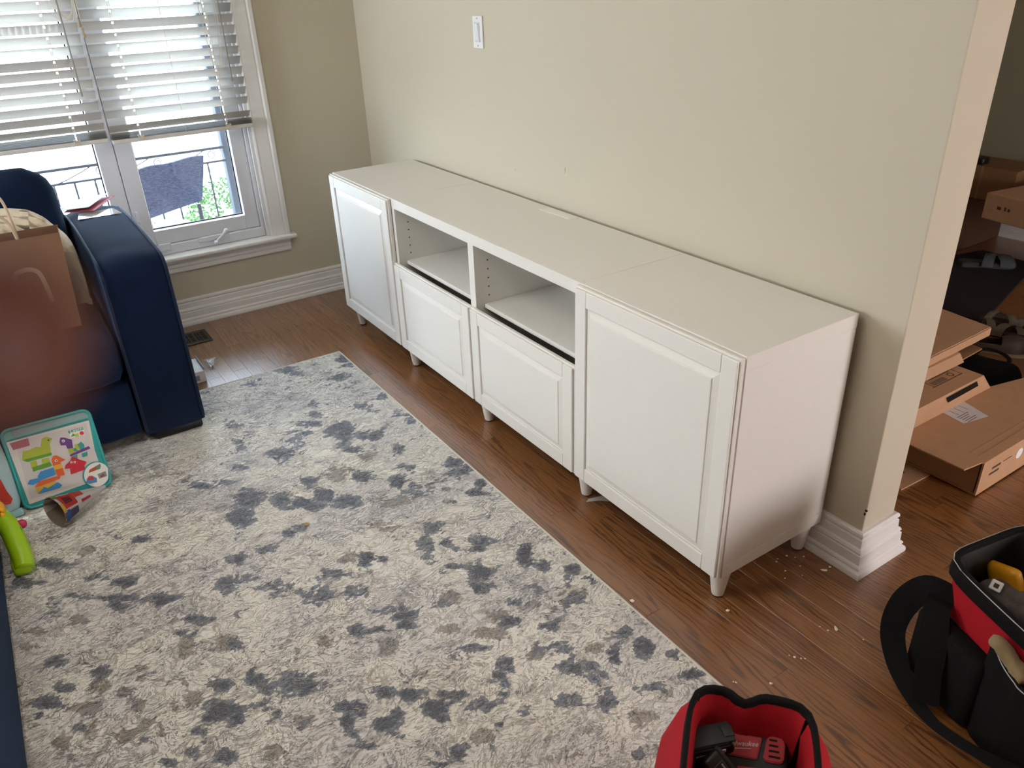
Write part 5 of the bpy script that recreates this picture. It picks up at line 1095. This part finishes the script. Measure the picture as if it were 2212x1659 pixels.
# boxes against the far wall
BX1 = thing('moving_box', 'dark brown cardboard box on the floor against the far hallway wall', 'box', (.85, 2.98, 0))
b = BM(); box(b, .45, 1.213, 2.66, 3.25, .001, .262, .003); obj('carton', b, mat('box_dark', '553822', .85, 25, .1, .1, 100), BX1, world=True)
BX2 = thing('long_box', 'pale flat cardboard box lying across the dark box, sticking out to the right', 'box', (1.45, 2.9, .264))
b = BM(); mt = Matrix.Translation((1.375, 2.645, .264)) @ Matrix.Rotation(-.17, 4, 'Z'); box(b, 0, .75, 0, .50, 0, .135, .003, 1, mt)
obj('carton', b, CARD, BX2, world=True)
b = BM()
for i, (a, w_) in enumerate(((.075, .022), (.115, .010), (.135, .012))): box(b, a, a + w_, -.0006, .0002, .062, .078 + .004 * (i == 1), 0, 1, mt)
obj('printed_symbols', b, INK, BX2, world=True)
BX3 = thing('tall_box', 'brown cardboard box against the far wall behind the pale flat box', 'box', (1.0, 3.1, .264))
b = BM(); box(b, .70, 1.347, 2.985, 3.258, .2645, .447, .002); obj('carton', b, mat('box_mid', '7d5a3c', .85, 25, .08, .1, 100), BX3, world=True)
b = BM(); box(b, 1.150, 1.164, 2.9838, 2.9852, .2645, .447); obj('tape', b, mat('tape_tan', '8b7156', .3), BX3, world=True)
b = BM(); cushion(b, 1.07, 1.146, 3.0, 3.07, .4475, .488, .008, (0, 0, 0), 4); o = obj('black_case', b, BLACK, smooth=True); tag(o, 'small black case on top of the brown box at the wall end', 'case')

# ================================================================ OUTSIDE: the porch, its furniture, rail and bushes
CONC = mat('porch_concrete', 'b9b4ac', .9, 6, .06, .2, 80)
ZP = -.42
b = BM(); box(b, -2.75, XO, -9, 4, ZP - .12, ZP); struct('porch_floor', b, CONC)
b = BM(); box(b, -60, -2.75, -40, 30, -1.1, -1.0); struct('lawn', b, mat('lawn_grass', 'b4b7a8', .95, 2.5, .2, .5, 60))
b = BM(); box(b, -14, -9, -40, 30, -.999, -.97); struct('street', b, mat('street_asphalt', 'a5a5a6', .9, 4, .08))
# wrought-iron railing
RL = thing('porch_railing', 'black wrought-iron porch railing with scrolls and twisted spindles outside the window', 'railing', (-2.4, -1, ZP))
XRL = -2.4
for z, yy0, yy1, h in ((.492, -4.5, -.262, .009), (.402, -4.5, -.262, .007), (-.32, -4.5, -.262, .008)):
    b = BM(); box(b, XRL - .009, XRL + .009, yy0, yy1, z - h, z + h, .002); obj('rail', b, METAL, RL, world=True)
for i in range(34):
    y = -.40 - .121 * i; b = BM()
    if i % 2 == 0:
        n = 24; R = []
        for k in range(n + 1):
            z = -.32 + .72 * k / n; a = k * .9; R.append([(XRL + .008 * math.cos(a + q * math.pi / 2), y + .008 * math.sin(a + q * math.pi / 2), z) for q in range(4)])
        loft(b, R)
    else: box(b, XRL - .006, XRL + .006, y - .006, y + .006, -.32, .40)
    obj('spindle', b, METAL, RL, world=True)
for i in range(12):
    y = -.33 - .36 * i; b = BM()
    tube(b, [(XRL, y - .03 + .03 * math.cos(a) * (1 - a / 16), .45 + .03 * math.sin(a) * (1 - a / 16)) for a in np.linspace(0, 8, 24)], .0035, 6)
    tube(b, [(XRL, y - .07, .49), (XRL, y - .13, .462), (XRL, y - .24, .42), (XRL, y - .30, .404)], .0035, 6)
    obj('scroll', b, METAL, RL, world=True)
PO = thing('porch_post', 'dark square porch post at the right of the window view', 'post', (-2.5, -.215, ZP))
b = BM(); box(b, -2.545, -2.455, -.262, -.172, ZP, 2.6, .006); obj('shaft', b, mat('post_dark', '363a46', .7, 8, .15), PO, world=True)
b = BM(); box(b, -2.56, -2.44, -.277, -.157, ZP + .0, ZP + .12, .006); box(b, -2.55, -2.45, -.267, -.167, .44, .48, .004); obj('collar', b, mat('post_dark', '363a46', .7, 8, .15), PO, world=True)
# porch roof
b = BM(); box(b, -2.9, XO, -9, 4, 2.62, 2.75); struct('porch_roof', b, mat('porch_soffit', 'd8d8d4', .8, 10, .03))
# wicker chair seen from behind
CH = thing('wicker_chair', 'dark woven wicker porch chair seen from behind through the window', 'chair', (-1.35, -.85, ZP))
WK = NT('wicker_weave'); _x, _y, _z = WK.sep(WK.pos())
wv = WK.noise(WK.comb(_x, WK.math('MULTIPLY', _y, 70), WK.math('MULTIPLY', _z, 340)), 1, 3, .6)
WK.L.new(WK.mix(WK.smooth(wv, .35, .65), rgb('23263a'), rgb('4a4e64')), WK.b.inputs['Base Color']); WK.b.inputs['Roughness'].default_value = .8; WK.bump(wv, .6, .004); WK = WK.m
b = BM(); R = []
for i in range(13):
    t = i / 12; y = -1.045 + .37 * t; bow = -.05 * math.sin(math.pi * t)
    zt = .638 + .03 * t + .006 * math.sin(9 * t); zb = .372 + .055 * t - .012 * math.sin(math.pi * t); yb = y - .06 * t + (0 if t < .5 else 0)
    R.append([(-1.20 + bow, y, zt), (-1.205 + bow, y - .02 * t, (zt * .6 + zb * .4)), (-1.22 + bow, y - .055 * t, zb), (-1.25 + bow, y - .055 * t, zb), (-1.235 + bow, y - .02 * t, (zt * .6 + zb * .4)), (-1.23 + bow, y, zt)])
loft(b, R); obj('back', b, WK, CH, world=True, smooth=50)
b = BM(); box(b, -1.72, -1.27, -1.06, -.70, -.06, .0, .02, 2); obj('seat', b, WK, CH, world=True)
for x, y in ((-1.28, -1.03), (-1.28, -.74), (-1.7, -1.03), (-1.7, -.74)):
    b = BM(); tube(b, [(x, y, ZP), (x, y, .02 if x < -1.5 else .40)], .012, 8); obj('leg', b, METAL, CH, world=True)
# white mesh-top table below
MT = thing('mesh_table', 'white metal mesh porch table right outside the window', 'table', (-1.05, -1.05, ZP))
TW = mat('table_white', 'c9cbd2', .5, 30, .04)
mtt = Matrix.Translation((-.93, -1.02, .355)) @ Matrix.Rotation(.35, 4, 'Z')
b = BM()
for i in range(17):
    u = -.17 + .021 * i
    for dz, sgn in ((0, 1), (.003, -1)):
        box(b, -.0035, .0035, -.26, .26, dz, dz + .003, 0, 1, mtt @ Matrix.Translation((u, 0, 0)) @ Matrix.Rotation(sgn * .5, 4, 'Z') @ Matrix.Scale(.75, 4, (0, 1, 0)))
o = obj('mesh_top', b, TW, MT, world=True)
b = BM(); 
for q in ((-.19, .19, -.21, -.19), (-.19, .19, .19, .21), (-.20, -.18, -.21, .21), (.18, .20, -.21, .21)): box(b, *q, -.006, .012, .003, 1, mtt)
obj('rim', b, TW, MT, world=True)
for x, y in ((-.17, -.18), (.17, -.18), (-.17, .18), (.17, .18)):
    b = BM(); p = mtt @ Vector((x, y, 0)); tube(b, [(p.x, p.y, ZP), (p.x, p.y, .352)], .010, 8); obj('leg', b, TW, MT, world=True)
# a second, folded chair frame seen through the left pane
FC = thing('folding_chair', 'grey folding chair frame outside the left half of the window', 'chair', (-1.6, -1.5, ZP))
GF = mat('chair_grey', '868b98', .5, 40, .1)
for (p, q) in (((-1.7, -1.36, .40), (-1.62, -1.22, ZP)), ((-1.7, -1.62, .40), (-1.62, -1.62, ZP)), ((-1.75, -1.40, .05), (-1.35, -1.34, ZP)), ((-1.75, -1.66, .05), (-1.35, -1.64, ZP))):
    b = BM(); tube(b, [p, q], .012, 8); obj('leg', b, GF, FC, world=True)
b = BM(); tube(b, [(-1.7, -1.36, .40), (-1.7, -1.62, .40)], .012, 8); obj('top_bar', b, GF, FC, world=True)
b = BM(); box(b, -1.78, -1.38, -1.63, -1.38, .0, .02, .006); obj('seat', b, GF, FC, world=True)
# bushes: leaves as one mass each, with a few orange and yellow flowers
def bush(label, cx, cy, cz, rx, ry, rz_, nl, col, seed, flowers=0):
    rnd = random.Random(seed); R = thing('flower_bush', label, 'bush', (cx, cy, cz))
    b = BM()
    for i in range(nl):
        while True:
            p = Vector((rnd.uniform(-1, 1), rnd.uniform(-1, 1), rnd.uniform(-1, 1)))
            if p.length < 1: break
        p = p.normalized() * (p.length ** .4); c = Vector((p.x * rx, p.y * ry, p.z * rz_)); s = rnd.uniform(.018, .040)
        d = Vector((rnd.uniform(-1, 1), rnd.uniform(-1, 1), rnd.uniform(-.2, 1))).normalized(); w_ = d.orthogonal().normalized() * s * .32; m_ = c + d * s * .5 + d.cross(w_).normalized() * s * .08
        vs = [b.verts.new(q) for q in (c, m_ + w_, c + d * s, m_ - w_)]; b.faces.new((vs[0], vs[1], vs[2])); b.faces.new((vs[0], vs[2], vs[3]))
    f = obj('foliage', b, mat('leaf_' + col, col, .6, 9, .35), R); f['kind'] = 'stuff'
    b = BM()
    for i in range(5): tube(b, [(rnd.uniform(-.1, .1), rnd.uniform(-.1, .1), -1.0 - cz), (rnd.uniform(-.3, .3) * rx, rnd.uniform(-.3, .3) * ry, rz_ * .2)], .008, 5)
    obj('stems', b, mat('stem_brown', '4a3c2c', .9), R)
    for i in range(flowers):
        a = rnd.uniform(-1.2, 1.2); t = BM(); c = Vector((rx * .9 * math.cos(a), ry * .9 * math.sin(a), rnd.uniform(-.3, .7) * rz_))
        for k in range(5):
            q = c + Vector((.01, .012 * math.cos(k * 1.26), .012 * math.sin(k * 1.26))); lathe(t, [(0, .004), (.011, .002), (.012, 0), (0, -.003)], q, 7, (1, .1 * k, .2))
        obj('flower', t, mat('flower_orange', 'e2693f', .6) if i % 3 else mat('flower_yellow', 'e8c33a', .6), R)
bush('leafy green bush with orange flowers beyond the railing, beside the porch post', -3.0, -.20, -.35, .30, .38, .50, 5200, '587f46', 3, 9)
bush('leafy green bush beyond the railing, right behind the wicker chair', -2.98, -.98, -.45, .28, .38, .45, 3600, '62884c', 5, 5)
bush('pale green bush beyond the railing, left of the wicker chair', -3.05, -1.9, -.6, .30, .5, .42, 3000, '93ab72', 9, 3)
# ================================================================ the photographer's hand: one fingertip reaches into the left of the picture
def hand():
    vs, es, rs = [], [], []
    def add(p, r, par=None):
        vs.append(p); rs.append(r)
        if par is not None: es.append((par, len(vs) - 1))
        return len(vs) - 1
    wrist = add((3.268, -1.845, 1.395), .024); palm = add((3.272, -1.815, 1.440), .021, wrist)
    fore = add((3.262, -1.90, 1.33), .027, wrist)
    # index finger, nearly straight, in front of the lens
    k = add((3.295, -1.770, 1.470), .011, palm)
    for p, r in (((3.3100, -1.7445, 1.4820), .0090), ((3.3340, -1.7180, 1.4887), .0080), ((3.3563, -1.6950, 1.4938), .0074), ((3.3712, -1.6805, 1.4965), .0068), ((3.3756, -1.6762, 1.4968), .0052)): k = add(p, r, k)
    # the other fingers, curled lower down
    for j in range(1, 4):
        k = add((3.290 + .004 * j, -1.782 - .004 * j, 1.466 - .020 * j), .0105, palm)
        for q, r in enumerate((.0092, .0082, .0074, .0058)):
            a = .5 + .55 * q; L = .024 - .003 * q
            p = vs[k]; k = add((p[0] + L * math.cos(a) * .75, p[1] + L * math.cos(a) * .62, p[2] - L * math.sin(a) * .45 - .003), r, k)
    k = add((3.262, -1.800, 1.462), .0125, palm)
    for p, r in (((3.268, -1.778, 1.492), .0105), ((3.280, -1.757, 1.512), .0092), ((3.290, -1.744, 1.524), .0065)): k = add(p, r, k)
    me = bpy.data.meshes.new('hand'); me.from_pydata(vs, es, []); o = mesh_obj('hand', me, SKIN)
    sk = o.modifiers.new('skin', 'SKIN'); sk.use_smooth_shade = True
    for i, r in enumerate(rs): me.skin_vertices[0].data[i].radius = (r, r); me.skin_vertices[0].data[i].use_root = (i == 1)
    s = o.modifiers.new('sub', 'SUBSURF'); s.levels = 2; s.render_levels = 2
    dg = bpy.context.evaluated_depsgraph_get(); dg.update(); m2 = bpy.data.meshes.new_from_object(o.evaluated_get(dg)); o.modifiers.clear(); o.data = m2
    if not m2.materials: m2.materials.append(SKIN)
    for p in m2.polygons: p.use_smooth = True
    tag(o, 'hand with blurred fingertip held close before the lens at the left edge', 'hand')
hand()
